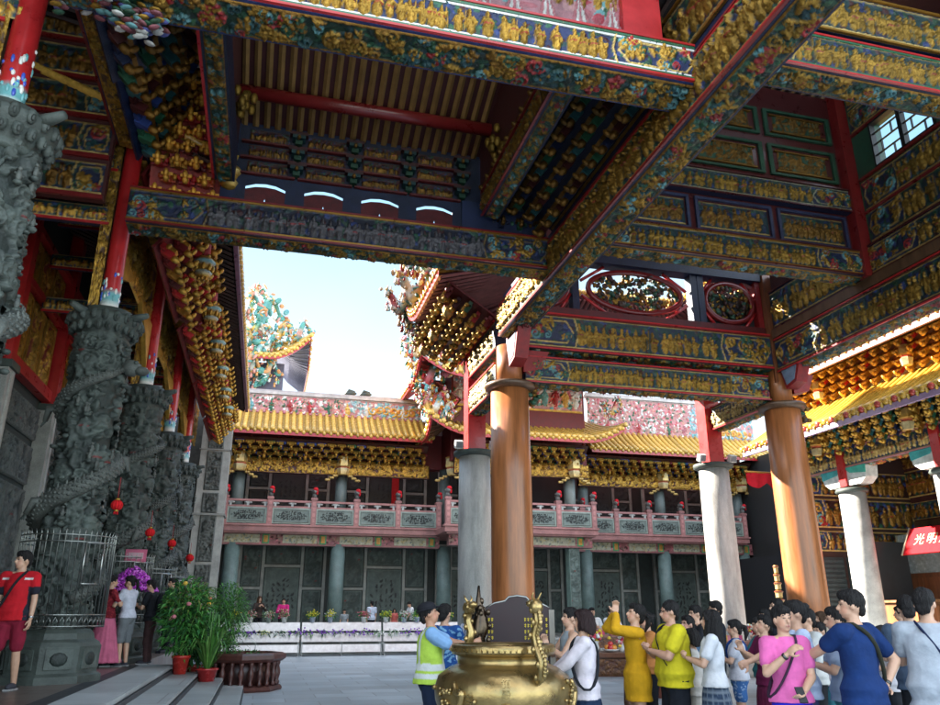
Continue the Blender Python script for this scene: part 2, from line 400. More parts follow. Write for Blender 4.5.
def tiled_roof(parent,E0,E1,R0,R1,n,lift=0.,side=(1,1),col=YTILE,rad=.085,sag=.25,fascia=RED,under=BROWN,name='roof',ends=WHITE,liftlen=.18):
    """a tiled slope from the eave E0-E1 up to the ridge R0-R1, with upturned corners, tile tubes, round ends and rafters"""
    E0,E1,R0,R1=map(Vector,(E0,E1,R0,R1)); K=6
    def up(u):
        a=0
        if side[0]: a+=max(0,1-u/liftlen)**2
        if side[1]: a+=max(0,1-(1-u)/liftlen)**2
        return a*lift
    def S(u,t,dz=0):
        e=E0.lerp(E1,u); g=R0.lerp(R1,u); p=e.lerp(g,t); p.z+=-sag*math.sin(math.pi*t)*1.+up(u)*(1-t)**1.5+dz; return p
    mb=MB(); Nu=max(8,min(40,n))
    P=np.array([[S(i/Nu,j/K) for i in range(Nu+1)] for j in range(K+1)],float); C=np.zeros(P.shape[:2]+(4,)); C[:]=mul(col,.55)
    mb.grid(P,C); 
    rf=mb.build(name,M['tile'],parent)
    m=MB()
    for i in range(n+1):
        u=i/n; k=rnd.uniform(.75,1.15)
        m.tube([S(u,j/K,rad*.35) for j in range(K+1)],rad,mul(col,k),6)
        d=(S(u,0)-S(u,.1)).normalized(); p=S(u,0,rad*.35)+d*.012
        m.tube([p-d*.02,p+d*.03],rad*1.12,mul(ends,k) if i%2 else mul(col,k*1.1),8)
        if i<n:
            p=S(u+.5/n,0,-rad*.5)+d*.01; m.ell(p,(rad*.8,rad*.5,rad*.9),mul(col,k*.9),6,4)
    m.build('tile_row',M['tile'],rf)
    m=MB(); pts=[S(i/Nu,0,-.2) for i in range(Nu+1)]
    inn=(R0-E0); inn.z=0; inn.normalize()
    Pf=np.array([[p+Vector((0,0,.13)) for p in pts],[p+Vector((0,0,-.02)) for p in pts],[p+inn*.1+Vector((0,0,-.02)) for p in pts]],float); C=np.zeros(Pf.shape[:2]+(4,)); C[:]=c4(fascia)
    m.grid(Pf,C,smooth=False); m.build('fascia_board',M['lacquer'],rf)
    m=MB(); P=np.array([[S(i/Nu,j/K,-.17) for i in range(Nu+1)] for j in range(K+1)],float); C=np.zeros(P.shape[:2]+(4,)); C[:]=c4(under)
    m.grid(P,C,flip=True)
    for i in range(n*1+1):
        u=(i+.25)/(n+.5); m.tube([S(u,.02,-.22),S(u,.5,-.22),S(u,.98,-.22)],.05,mul(under,1.9),4,smooth=False)
    m.build('rafter_soffit',M['plain'],rf)
    return rf,S
def ornament(parent,name,c,size,seed,cols,mat='paint',n=40,tall=1.):
    """ceramic roof figure: a curling dragon body with scales of coloured shards and small figures"""
    r=random.Random(seed); mb=MB(); c=Vector(c); pts=[];rad=[]
    for i in range(14):
        t=i/13; pts.append(c+Vector((size*(t-.5)*1.1,size*.15*math.sin(7*t),size*tall*(.35+.35*math.sin(9*t+1)*(1-.3*t)+.3*t)))); rad.append(size*(.05+.09*math.sin(math.pi*min(1,t+.1))))
    cc=[r.choice(cols) for _ in pts]; mb.tube(pts,rad,cc,8)
    h=pts[-1]; mb.ell(h,(size*.16,size*.11,size*.12),cols[0]); mb.ell(h+Vector((size*.15,0,-size*.02)),(size*.11,size*.07,size*.06),cols[1])
    for sg in (-1,1): mb.tube([h,h+Vector((-size*.1,sg*size*.08,size*.2)),h+Vector((-size*.25,sg*size*.12,size*.3))],[size*.03,size*.02,size*.008],cols[2],5)
    for _ in range(n):
        i=r.randrange(len(pts)); p=pts[i]+Vector((r.gauss(0,.08),r.gauss(0,.08),r.gauss(0,.1)))*size
        a=Matrix.Rotation(r.uniform(0,6),3,(r.gauss(0,1),r.gauss(0,1),r.gauss(0,1)+.01))
        mb.ell(p,(size*r.uniform(.03,.09),size*.03,size*r.uniform(.05,.14)),r.choice(cols),6,4,a)
    for _ in range(n//3):
        x=r.uniform(-.6,.6)*size; b0=c+Vector((x,r.gauss(0,.08)*size,size*tall*r.uniform(0,.45))); cc2=r.choice(cols); k2=size*r.uniform(.7,1.1); mb.tube([b0,b0+Vector((0,0,k2*.07)),b0+Vector((.01,0,k2*.15))],[k2*.05,k2*.045,k2*.03],cc2,6); mb.ell(b0+Vector((.01,0,k2*.185)),k2*.028,r.choice(cols),6,4); mb.tube([b0+Vector((-.05*k2,0,k2*.09)),b0+Vector((0,0,k2*.13)),b0+Vector((.07*k2,0,k2*.16))],k2*.014,cc2,5)
    return mb.build(name,M[mat],parent)
# ------------------------------------------------------------------ people
def remesh(mb,vox,smooth=1,fac=.5):
    me=bpy.data.meshes.new('tmp'); me.from_pydata(mb.V,[],mb.F); o=bpy.data.objects.new('tmp',me); COL.objects.link(o)
    m=o.modifiers.new('r','REMESH'); m.mode='VOXEL'; m.voxel_size=vox
    if smooth: s=o.modifiers.new('s','SMOOTH'); s.iterations=smooth; s.factor=fac
    dg=bpy.context.evaluated_depsgraph_get(); ev=o.evaluated_get(dg); m2=bpy.data.meshes.new_from_object(ev)
    bpy.data.objects.remove(o); bpy.data.meshes.remove(me); return m2
def finish(me,name,mat,parent,colfn,smooth=True):
    if mat=='cloth':
        n=len(me.vertices); c_=np.empty(n*3,dtype=np.float32); me.vertices.foreach_get('co',c_); c_=c_.reshape(-1,3); nn=np.array([v.normal for v in me.vertices]).reshape(-1,3); ph=rnd.uniform(0,6)
        x_,y_,z_=c_.T; d=np.sin(30*z_+5*np.sin(7*x_+ph)+4*np.sin(9*y_+1.3*ph))*.5+np.sin(21*x_+13*z_*np.sin(ph)+4*np.sin(11*z_+ph))*.5+.5*np.sin(44*(x_+y_*.6)+16*z_+ph)*np.sin(12*z_+ph)
        c_=c_+nn*(.0048*d)[:,None]; me.vertices.foreach_set('co',c_.astype(np.float32).reshape(-1)); me.update()
    if mat=='hair':
        n=len(me.vertices); c_=np.empty(n*3,dtype=np.float32); me.vertices.foreach_get('co',c_); c_=c_.reshape(-1,3); nn=np.array([v.normal for v in me.vertices]).reshape(-1,3); ph=rnd.uniform(0,6); cc_=c_-c_.mean(0); an_=np.arctan2(cc_[:,0],cc_[:,1]); d=np.sin(an_*17+9*cc_[:,2]*10+ph)*.5+np.sin(an_*31+60*cc_[:,2]+2*ph)*.4+np.sin(an_*5+ph)*.8
        c_=c_+nn*(.0042*d)[:,None]; me.vertices.foreach_set('co',c_.astype(np.float32).reshape(-1)); me.update()
    n=len(me.vertices); co=np.empty(n*3,dtype=np.float32); me.vertices.foreach_get('co',co); co=co.reshape(-1,3)
    C=np.zeros((n,4),dtype=np.float32)
    C[:]=colfn(co) if callable(colfn) else c4(colfn)
    at=me.color_attributes.new('Col','FLOAT_COLOR','POINT'); at.data.foreach_set('color',C.reshape(-1))
    me.polygons.foreach_set('use_smooth',np.ones(len(me.polygons),dtype=bool)); me.materials.clear(); me.materials.append(M[mat]); me.name=name
    o=bpy.data.objects.new(name,me); COL.objects.link(o); o.parent=parent; return o
def ik(S,T,l1,l2,hint):
    S=Vector(S);T=Vector(T); d=T-S; L=min(d.length,(l1+l2)*.995); u=d.normalized(); T=S+u*L
    a=(l1*l1-l2*l2+L*L)/(2*L); h=math.sqrt(max(0,l1*l1-a*a)); hv=Vector(hint); hv=hv-u*hv.dot(u)
    hv=hv.normalized() if hv.length>1e-5 else u.orthogonal().normalized()
    return S+u*a+hv*h,T
POSE={'down':((.23,.03,.80),(.3,-.6,0)),'pray':((.028,.30,1.27),(.7,-.2,-.8)),'pray_high':((.035,.22,1.60),(.7,.3,-.7)),'hold':((.045,.27,1.19),(.7,-.2,-.7)),
 'reach':((.10,.50,1.13),(.5,-.2,-.8)),'hip':((.17,-.10,.98),(1,-.5,0)),'lowreach':((.14,.46,.98),(.4,-.3,-.7)),'chest':((.10,.24,1.30),(.6,-.1,-.9)),'belly':((.02,.22,1.0),(.7,-.4,-.5)),'back':((.1,-.2,1.02),(.9,-.4,0))}
SKIN=(.52,.30,.20,0)
def hand(mb,Wp,d,nrm,side,curl,k):
    d=Vector(d).normalized(); n=Vector(nrm); n=(n-d*n.dot(d)).normalized(); s=d.cross(n).normalized()
    rot=Matrix((s,n,d)).transposed()
    mb.ell(Wp+d*.05*k,(.042*k,.018*k,.055*k),(1,1,1),10,6,rot)
    for i,(o,l) in enumerate(((-.030,.062),(-.010,.072),(.010,.068),(.030,.052))):
        b=Wp+d*.092*k+s*o*k; a1=curl*.9; e1=b+(d*math.cos(a1)+n*math.sin(a1))*l*.5*k; a2=curl*2.0; e2=e1+(d*math.cos(a2)+n*math.sin(a2))*l*.55*k
        mb.capsule(b-d*.02*k,.0105*k,e1,.0098*k,n=8); mb.capsule(e1,.0098*k,e2,.0085*k,n=8)
    b=Wp+d*.03*k+s*side*.034*k; e1=b+(d*.6+s*side*.75+n*.25)*.042*k; e2=e1+(d*.9+s*side*.2+n*.3)*.032*k
    mb.capsule(b,.0135*k,e1,.0115*k,n=8); mb.capsule(e1,.0115*k,e2,.009*k,n=8)
def person(label,x,y,z,head,H,top,bot,hair='short',pose=('down','down'),near=1,lean=0,hyaw=0,hpitch=0,build=1.,group=None,skin=SKIN,female=False,stride=.0,hairc=(.012,.010,.010,0),shoe=(.03,.03,.04,0),extra=(),twist=0):
    root=thing('person',label,'person',(x,y,z),R(head),group); k=H/1.70; bw=build
    vox=(.0085,.0115,.018)[2-near] if near<=2 else .0085
    LM=Matrix.Translation((0,0,.95))@Matrix.Rotation(-R(lean),4,'X')@Matrix.Rotation(R(twist),4,'Z')@Matrix.Translation((0,0,-.95))
    def U(p): return (LM@Vector(p))*k
    HM=LM@Matrix.Translation((0,0,1.47))@Matrix.Rotation(R(hyaw),4,'Z')@Matrix.Rotation(-R(hpitch),4,'X')@Matrix.Translation((0,0,-1.47))
    def Hh(p): return (HM@Vector(p))*k
    hr=(HM.to_3x3()); lr=LM.to_3x3()
    sw=.165 if female else .185
    # joints
    J={}
    for s,ps in ((-1,pose[0]),(1,pose[1])):
        if isinstance(ps,str): t,h=POSE[ps]; t=(t[0]*s,t[1],t[2]); h=(h[0]*s,h[1],h[2])
        else: t,h=ps
        S=Vector((s*sw*bw,0,1.385)); e,w=ik(S,t,.285,.245,h); J[s]=(S,e,w,(w-e).normalized())
    # ---- body (skin), one continuous surface
    b=MB()
    TR=[(.80,.10,.09),(.88,.155,.112),(.96,.158,.11),(1.06,.132*(.93 if female else 1),.098),(1.18,.145,.108),(1.28,.162,.113),(1.36,.150,.098),(1.42,.09,.07),(1.46,.055,.055)]
    b.rings([(a*k,rx*bw*k,ry*bw*k,0,0) for a,rx,ry in TR],(1,1,1),16)
    if lean or twist:
        v=[]; 
        for p in b.V:
            q=Vector(p)/k; t=min(1,max(0,(q.z-.9)/.12)); q2=LM@q; v.append(tuple((q.lerp(q2,t))*k))
        b.V=v
    b.capsule(U((0,-.005,1.40)),.056*k,Hh((0,.0,1.52)),.05*k)
    for s in (-1,1): b.capsule(U((s*.06,0,1.40)),.055*k,U((s*sw*bw,0,1.375)),.062*k*bw)
    b.ell(Hh((0,-.005,1.605)),(.074*k,.093*k,.098*k),(1,1,1),16,10,hr); b.ell(Hh((0,.028,1.55)),(.058*k,.064*k,.075*k),(1,1,1),14,8,hr)
    b.ell(Hh((0,.055,1.508)),(.03*k,.03*k,.022*k),(1,1,1),10,6,hr)
    b.capsule(Hh((0,.088,1.60)),.009*k,Hh((0,.106,1.568)),.0155*k,n=8)
    for s in (-1,1): b.ell(Hh((s*.076,.0,1.585)),(.010*k,.02*k,.031*k),(1,1,1),8,6,hr); b.ell(Hh((s*.031,.078,1.622)),(.024*k,.014*k,.008*k),(1,1,1),8,5,hr)
    b.ell(Hh((0,.09,1.535)),(.022*k,.012*k,.010*k),(1,1,1),8,5,hr)
    for s in (-1,1):
        S,e,w,d=J[s]; S=U(S);e=U(e);w=U(w); d=(w-e).normalized()
        b.capsule(S,.054*k*bw,S.lerp(e,.45),.047*k*bw); b.capsule(S.lerp(e,.45),.047*k*bw,e,.038*k*bw); b.capsule(e,.039*k*bw,e.lerp(w,.35),.038*k*bw); b.capsule(e.lerp(w,.35),.038*k*bw,w,.026*k)
        ps=pose[0] if s<0 else pose[1]; inward=Vector((-s,0,0)) if ps not in ('hold','belly') else Vector((-s*.6,.1,.7)); 
        if ps in ('pray','pray_high'): d=(d+Vector((0,0,1.2))).normalized()
        hand(b,w,d,lr@inward,-s if ps!='down' else s*1,(.25 if ps in('pray','pray_high') else (.95 if ps in ('hold','reach') or not isinstance(ps,str) else .55)),k)
    stp=stride; LG={}
    for s in (-1,1):
        fy=s*stp; hip=Vector((s*.085*bw,0,.90)); an=Vector((s*.10*bw,fy-.02,.085)); kn=hip.lerp(an,.52)+Vector((s*.005,.03+.04*abs(stp),0)); LG[s]=(hip,kn,an)
        b.capsule(hip*k,.085*k*bw,hip.lerp(kn,.5)*k,.075*k*bw); b.capsule(hip.lerp(kn,.5)*k,.075*k*bw,kn*k,.052*k*bw); b.capsule(kn*k,.052*k*bw,kn.lerp(an,.35)*k,.053*k*bw); b.capsule(kn.lerp(an,.35)*k,.053*k*bw,an*k,.034*k)
        b.ell((an+Vector((0,.06,-.045)))*k,(.042*k,.115*k,.04*k),(1,1,1),10,6)
    E=[np.array(Hh((s*.031,.092,1.600))) for s in (-1,1)]; Br=[np.array(Hh((s*.034,.095,1.628))) for s in (-1,1)]; Mo=np.array(Hh((0,.10,1.535)))
    def skinc(co):
        C=np.zeros((len(co),4)); C[:]=skin; 
        ch=[np.array(Hh((s*.05,.07,1.56))) for s in (-1,1)]
        for c in ch: C[np.linalg.norm(co-c,axis=1)<.032*k,:3]*=np.array([1.06,.92,.9])
        for c in Br: C[(np.abs(co-c)@np.array([.45,.6,1.6]))<.0145*k]=(.03,.02,.018,0)
        for c in E: C[(np.abs(co-c)@np.array([.5,.5,1.]))<.0150*k]=(.025,.015,.012,0)
        C[(np.abs(co-Mo)@np.array([.45,.5,1.4]))<.014*k]=(.32,.09,.08,0)
        return C
    me=remesh(b,vox*k,1,.4); body=finish(me,'body','skin',root,skinc)
    # ---- top
    kind,tc=top[0],top[1]; hem=top[2] if len(top)>2 else .86; tcol=top[3] if len(top)>3 else tc
    inf=.018 if kind!='loose' else .04
    m=MB(); rg=[(hem,.208+(.02 if kind=='loose' else 0),.155),(hem+.06,.190,.146)]+[(a,max(rx+inf,.205 if a<1.0 else 0)+(.022 if kind=='loose' and a<1.1 else 0),max(ry+inf,.158 if a<1.0 else 0)+(.018 if kind=='loose' and a<1.1 else 0)) for a,rx,ry in TR if a>hem+.08 and a<1.40]+[(1.415,.10,.082),(1.445,.072,.068)]
    m.rings([(a*k,rx*bw*k,ry*bw*k,0,0) for a,rx,ry in rg],(1,1,1),20)
    m.V=[tuple((Vector(p)/k).lerp(LM@(Vector(p)/k),min(1,max(0,(p[2]/k-.9)/.12)))*k) for p in m.V]
    if kind!='tank':
        for s in (-1,1):
            S,e,w,d=J[s]; m.capsule(U((s*.06,0,1.385)),.066*k,U(S),.074*k*bw)
            if kind in ('tee','loose','polo'):
                q=S.lerp(e,.62); m.capsule(U(S),.072*k*bw,U(q),.066*k*bw)
                # open sleeve end: flat cut
            else:
                q=e.lerp(w,.88 if kind=='long' else .3); m.capsule(U(S),.070*k*bw,U(e),.058*k*bw); m.capsule(U(e),.058*k*bw,U(q),.045*k*bw)
    ms=remesh(m,max(vox,.012)*k,3,.5)
    finish(ms,'shirt','cloth',root,tcol)
    # ---- bottom
    kind,bc=bot[0],bot[1]; ln=bot[2] if len(bot)>2 else .5; bcol=bot[3] if len(bot)>3 else bc
    if kind in ('skirt','dress'):
        m=MB(); n=108; rg=[]; top_=1.0; v=[];f=[];zs=[1.0,.965,.93,.89,.85]+[.85+(ln-.85)*i/20 for i in range(1,21)]+[ln+.005]
        fl=bot[4] if len(bot)>4 else .06
        for i,zz in enumerate(zs):
            t=(1.0-zz)/(1.0-ln); 
            for j in range(n):
                a=2*math.pi*j/n; pl=1+.035*t*math.cos(18*a+2*math.sin(3*a)); rx=(.145+.032*min(1,t*3)+fl*t)*bw*pl; ry=(.11+.028*min(1,t*3)+fl*t)*bw*pl
                if i==len(zs)-1: rx*=.9; ry*=.9
                v.append((rx*math.cos(a)*k,ry*math.sin(a)*k,zz*k))
        for i in range(len(zs)-1):
            for j in range(n): f.append((i*n+j,(i+1)*n+j,(i+1)*n+(j+1)%n,i*n+(j+1)%n))
        m.add(v,f,(1,1,1),True); me=bpy.data.meshes.new('skirt'); me.from_pydata(m.V,[],m.F); finish(me,'skirt','cloth',root,bcol)
    else:
        m=MB(); m.rings([(a*k,rx*k*bw,ry*k*bw,0,0) for a,rx,ry in ((.80,.12,.10),(.86,.168,.125),(.95,.168,.122),(1.02,.150,.112))],(1,1,1),18)
        for s in (-1,1):
            hip,kn,an=LG[s]; w1=.012 if kind=='pants' else .022
            if kind=='pants': m.capsule(hip*k,(.088+w1)*k*bw,kn*k,(.056+w1)*k*bw); m.capsule(kn*k,(.056+w1)*k*bw,(an+Vector((0,0,.0)))*k,(.042+w1)*k*bw)
            else: m.capsule(hip*k,(.086+w1)*k*bw,hip.lerp(kn,ln)*k,(.066+w1)*k*bw)
        finish(remesh(m,max(vox,.013)*k,2,.5),'trousers' if kind=='pants' else 'shorts','cloth',root,bcol)
    # ---- shoes
    if near>0:
        for s in (-1,1):
            an=LG[s][2]; m=MB(); m.ell((an+Vector((0,.065,-.04)))*k,(.05*k,.132*k,.048*k),shoe,12,6); m.box((an+Vector((0,.065,-.072)))*k,(.085*k,.24*k,.022*k),(.3,.3,.3,0) if near>1 else shoe); m.build('shoe',M['shoe'],root)
    # ---- hair
    m=MB(); 
    if hair!='bald':
        m.ell(Hh((0,-.016,1.628)),(.084*k,.099*k,.098*k),(1,1,1),16,10,hr)
        if hair!='buzz': m.ell(Hh((0,.02,1.672)),(.072*k,.078*k,.048*k),(1,1,1),14,8,hr)
        for s in (-1,1): m.ell(Hh((s*.066,.0,1.62)),(.018*k,.035*k,.05*k),(1,1,1),8,6,hr)
        m.ell(Hh((0,-.07,1.56)),(.06*k,.035*k,.06*k),(1,1,1),12,8,hr)
    if hair in ('bob','long'):
        dn=1.50 if hair=='bob' else 1.28
        for a in np.linspace(-2.5,2.5,13):
            p0=Vector((.078*math.sin(a),-.02-.082*math.cos(a),1.63)); p1=Vector((.092*math.sin(a),-.03-.095*math.cos(a),dn+.02*math.cos(a*3)))
            m.capsule(Hh(p0),.022*k,Hh(p0.lerp(p1,.5)*1.0),.026*k,n=8); m.capsule(Hh(p0.lerp(p1,.5)),.026*k,(Hh(p1) if hair=='bob' else U(p1)),.020*k,n=8)
        m.ell(Hh((0,-.06,1.56)),(.082*k,.06*k,.09*k),(1,1,1),12,8,hr)
        for s in (-1,1): m.capsule(Hh((s*.03,.082,1.668)),.02*k,Hh((s*.072,.055,1.60)),.014*k,n=8)
    if hair=='ponytail': m.tube([Hh((0,-.10,1.63)),Hh((0,-.15,1.61)),Hh((0,-.165,1.52)),Hh((0,-.14,1.42))],[.025*k,.036*k,.033*k,.01*k],(1,1,1),10)
    if hair=='bun': m.ell(Hh((0,-.105,1.655)),(.042*k,.042*k,.042*k),(1,1,1),10,8)
    if hair=='fringe' or hair in('ponytail','bun'): m.ell(Hh((0,.055,1.665)),(.062*k,.042*k,.03*k),(1,1,1),12,6,hr)
    if hair!='bald': finish(remesh(m,max(vox,.010)*k,1,.5),'hair','hair',root,hairc)
    # ---- extras
    for ex in extra:
        if ex[0]=='strap':
            s,c=ex[1],ex[2]; pts=[]
            zt_=[.80,.88,.96,1.06,1.18,1.28,1.36,1.41,1.45]; rxs=[.2,.2,.195,.185,.182,.188,.178,.15,.10]; rys=[.16,.155,.15,.145,.142,.142,.13,.10,.06]
            for side in (1,-1):
                for i in range(14):
                    tt=(i/13 if side>0 else 1-i/13); zz=1.445-.50*tt; ax=np.interp(zz,zt_,rxs)*bw; ay=np.interp(zz,zt_,rys)*bw
                    xx=s*.085*bw+(-s*ax*.985-s*.085*bw)*tt; pts.append(U((xx,side*ay*math.sqrt(max(0,1-(xx/ax)**2)),zz)))
            pts.append(pts[0]); mm=MB(); mm.tube(pts,.011*k,c,6,cap=False,flat=1.7); mm.build('bag_strap',M['cloth'],root)
        if ex[0]=='bag':
            p,d,c=ex[1],ex[2],ex[3]; mm=MB(); mm.ell(U(p),(d[0]*k,d[1]*k,d[2]*k),c,14,8); mm.box(U(p),(d[0]*1.5*k,d[1]*1.3*k,d[2]*1.5*k),c); bo=mm.build('bag',M['cloth'],root)
        if ex[0]=='watch':
            s=ex[1]; S,e,w,d=J[s]; w=U(w);e=U(e); dd=(w-e).normalized(); mm=MB(); mm.tube([w-dd*.035*k,w-dd*.01*k],.032*k,ex[2],12); mm.build('wristwatch',M['steel'],root)
        if ex[0]=='glasses':
            mm=MB()
            for s in (-1,1):
                mm.tube([Hh((s*.033+.024*math.cos(a),.108,1.60+.018*math.sin(a))) for a in np.linspace(0,6.283,13)],.0022*k,BLACK,5,cap=False); mm.tube([Hh((s*.057,.106,1.605)),Hh((s*.08,.0,1.60))],.0022*k,BLACK,5)
            mm.tube([Hh((-.01,.11,1.602)),Hh((.01,.11,1.602))],.0022*k,BLACK,5); mm.build('glasses',M['plain'],root)
        if ex[0]=='cap':
            mm=MB(); mm.ell(Hh((0,-.01,1.665)),(.095*k,.108*k,.062*k),ex[1],16,8,hr); mm.ell(Hh((0,.105,1.645)),(.07*k,.065*k,.010*k),ex[1],14,5,hr); mm.tube([Hh((0.1*math.cos(a),-.01+.113*math.sin(a),1.645)) for a in np.linspace(0,6.283,21)],.012*k,ex[1],6,cap=False); mm.build('cap',M['cloth'],root)
        if ex[0]=='vest':
            mv=MB(); rg=[(.88,.222,.18),(.93,.212,.17),(1.0,.197,.158),(1.1,.178,.14),(1.2,.182,.143),(1.3,.186,.142),(1.37,.165,.122),(1.415,.11,.09)]; mv.rings([(a*k,rx*bw*k,ry*bw*k,0,0) for a,rx,ry in rg],(1,1,1),24)
            for s in (-1,1): mv.capsule(U((s*.06,0,1.39)),.075*k,U((s*.16,0,1.38)),.085*k)
            mv.V=[tuple((Vector(p)/k).lerp(LM@(Vector(p)/k),min(1,max(0,(p[2]/k-.9)/.12)))*k) for p in mv.V]
            def vc(co):
                C=np.zeros((len(co),4)); C[:]=(.44,.62,.08,0); zz=co[:,2]/k; xx=co[:,0]/k
                C[(zz>1.02)&(zz<1.085)]=(.62,.64,.62,0); C[(zz>.935)&(zz<.985)]=(.62,.64,.62,0); C[(np.abs(np.abs(xx)-.09)<.022)&(zz>1.085)]=(.62,.64,.62,0); C[(np.abs(xx)<.014)&(co[:,1]>0)]=(.1,.14,.16,0); return C
            finish(remesh(mv,.013*k,2,.5),'safety_vest','cloth',root,vc)
        if ex[0]=='pack':
            mm=MB(); mm.ell(U((0,-.20,1.2)),(.15*k,.10*k,.22*k),ex[1],16,10); mm.ell(U((0,-.28,1.13)),(.11*k,.05*k,.12*k),mul(ex[1],1.4),12,8); mm.build('backpack',M['cloth'],root)
        if ex[0]=='phone':
            s=ex[1]; w=U(J[s][2])+(U(J[s][2])-U(J[s][1])).normalized()*.09*k; mm=MB(); mm.box(w+Vector((0,.01,.02)),(.07*k,.012*k,.14*k),BLACK,Matrix.Rotation(.6,3,'X')); mm.build('phone',M['plain'],root)
        if ex[0]=='incense':
            w=(U(J[1][2])+U(J[-1][2]))/2; mm=MB()
            for g in range(3): mm.tube([w+Vector((.004*g,.03,.02)),w+Vector((.01*(g-1),.14,.30))*k],.003,(.4,.08,.05,0),5)
            mm.build('incense_stick',M['plain'],root)
    return root
def stripes(a,b,n,ax=2,duty=.5):
    def f(co):
        C=np.zeros((len(co),4)); C[:]=a; C[(np.mod(co[:,ax]*n,1)<duty)]=b; return C
    return f
def plaid(co):
    C=np.zeros((len(co),4)); C[:]=(.03,.05,.09,0); a=np.arctan2(co[:,1],co[:,0])*6/math.pi; z=co[:,2]*14
    C[np.mod(a*1.3,1)<.3]=(.09,.12,.17,0); C[np.mod(z,1)<.3]=(.09,.12,.17,0); C[(np.mod(a*1.3,1)<.10)|(np.mod(z,1)<.10)]=(.16,.19,.23,0); return C
def redshirt(co):
    C=np.zeros((len(co),4)); C[:]=(.50,.012,.02,0); zz=co[:,2]
    C[(np.abs(co[:,0])>.155)&(zz<1.3)]=(.02,.02,.03,0); C[(np.abs(zz-1.405)<.012)&(np.abs(co[:,0])>.1)&(np.abs(co[:,0])<.2)]=(.7,.68,.66,0); return C
def patch(base,col,sc,th=.1):
    def f(co):
        C=np.zeros((len(co),4)); C[:]=base; v=np.sin(co[:,0]*sc+3*np.sin(co[:,2]*sc*.7))*np.sin(co[:,2]*sc*1.1+2*np.sin(co[:,1]*sc)); C[v>th]=col; return C
    return f
CW='worshippers around the bronze censer'; CR='visitors in the queue on the right'; FAR='distant visitors behind the flower barriers'; LT='visitors on the terrace'
WH=(.62,.62,.62,0); NV=(.012,.03,.10,0); DK=(.015,.016,.02,0)
person('man in red sports shirt and dark red shorts walking along the terrace at left',-3.2,12.0,.6,172,1.76,('tee',(.5,.012,.02,0),.84,redshirt),('shorts',(.20,.012,.03,0),.86),'short',('down','down'),3,hyaw=-38,group=LT,stride=.10,extra=(('strap',-1,DK),('watch',-1,(.6,.6,.6,.8)),('bag',(.30,.1,.62),(.09,.09,.1),(.45,.55,.02,0))))
person('woman in dark red top and long pink skirt beside the caged column',-2.86,16.9,.6,-60,1.66,('tee',(.16,.012,.02,0),.9,patch((.16,.012,.02,0),(.3,.03,.04,0),40,.4)),('skirt',(.55,.13,.22,0),.08,(.55,.13,.22,0),.22),'bun',('hold','chest'),2,female=True,group=LT)
person('dark haired woman in white tee and grey knee shorts standing near purple flowers',-2.5,16.9,.6,60,1.66,('tee',(.52,.52,.60,0),.9),('shorts',(.15,.16,.17,0),.95),'ponytail',('chest','chest'),3,hyaw=10,group=LT,female=True,lean=4)
person('person in black shirt and brown trousers behind the white tee woman',-2.13,17.5,.6,80,1.62,('tee',DK,.86),('pants',(.06,.03,.03,0)),'short',('hold','hold'),2,lean=8,group=LT,extra=(('pack',DK),))
person('dark shirted person half hidden behind the potted plants',-2.3,22.3,.6,120,1.84,('tee',(.04,.05,.05,0)),('pants',DK),'short',('down','down'),1,group=LT)
# behind the barriers
person('brown haired visitor in dark top behind the left flower barrier',-.06,34.6,.55,200,1.70,('long',(.05,.035,.03,0)),('pants',DK),'long',('chest','chest'),1,group=FAR,hairc=(.08,.04,.02,0),female=True)
person('visitor in bright pink top behind the left flower barrier',.93,34.6,.55,170,1.62,('long',(.6,.03,.2,0)),('pants',DK),'short',('hold','hold'),1,group=FAR)
person('short visitor peeking over yellow flowers behind the barriers',3.45,34.2,.55,180,1.18,('tee',(.25,.28,.3,0)),('pants',DK),'short',('down','down'),1,group=FAR)
person('visitor in pale shirt and dark trousers beside the green column',4.62,34.3,.55,20,1.52,('tee',(.5,.55,.65,0)),('pants',DK),'short',('down','down'),1,group=FAR)
person('visitor with yellow flowers before her behind the barriers',5.55,34.0,.55,180,1.22,('tee',(.5,.12,.1,0)),('pants',DK),'bob',('down','down'),1,group=FAR,female=True)
person('man in white tee leaning over the right flower barrier',6.3,33.7,.55,105,1.52,('tee',(.7,.7,.7,0)),('pants',(.1,.1,.12,0)),'short',('lowreach','lowreach'),1,lean=18,group=FAR)
# around the censer
person('guard in black cap, pale blue shirt and lime safety vest at the censer',1.80,8.55,0,-98,1.66,('tee',(.22,.38,.62,0),.9),('pants',(.012,.02,.045,0)),'buzz',(((-.10,.50,1.25),(-.5,-.2,-.8)),((.10,.46,1.29),(.5,-.2,-.8))),3,hpitch=-14,group=CW,build=1.06,skin=(.42,.21,.13,0),extra=(('cap',(.015,.015,.02,0)),('vest',)))
person('person in blue patterned shirt standing behind the guard',2.28,10.0,0,-40,1.66,('tee',(.02,.09,.30,0),.84,patch((.02,.08,.28,0),(.2,.4,.6,0),46,.35)),('shorts',(.02,.03,.25,0),.9),'short',('hold','hold'),2,group=CW)
person('visitor in striped shirt beside the grey pillar looking down',3.10,11.55,0,-30,1.66,('tee',(.5,.5,.55,0),.86,stripes((.55,.55,.6,0),(.1,.12,.25,0),26,0)),('pants',DK),'short',('hold','hold'),2,hyaw=-20,hpitch=-15,group=CW,extra=(('strap',1,(.4,.05,.05,0)),))
person('person in dark clothes half hidden behind the carved bronze post',3.42,11.9,0,150,1.64,('long',(.03,.03,.06,0)),('pants',DK),'long',('hold','hold'),2,group=CW,female=True)
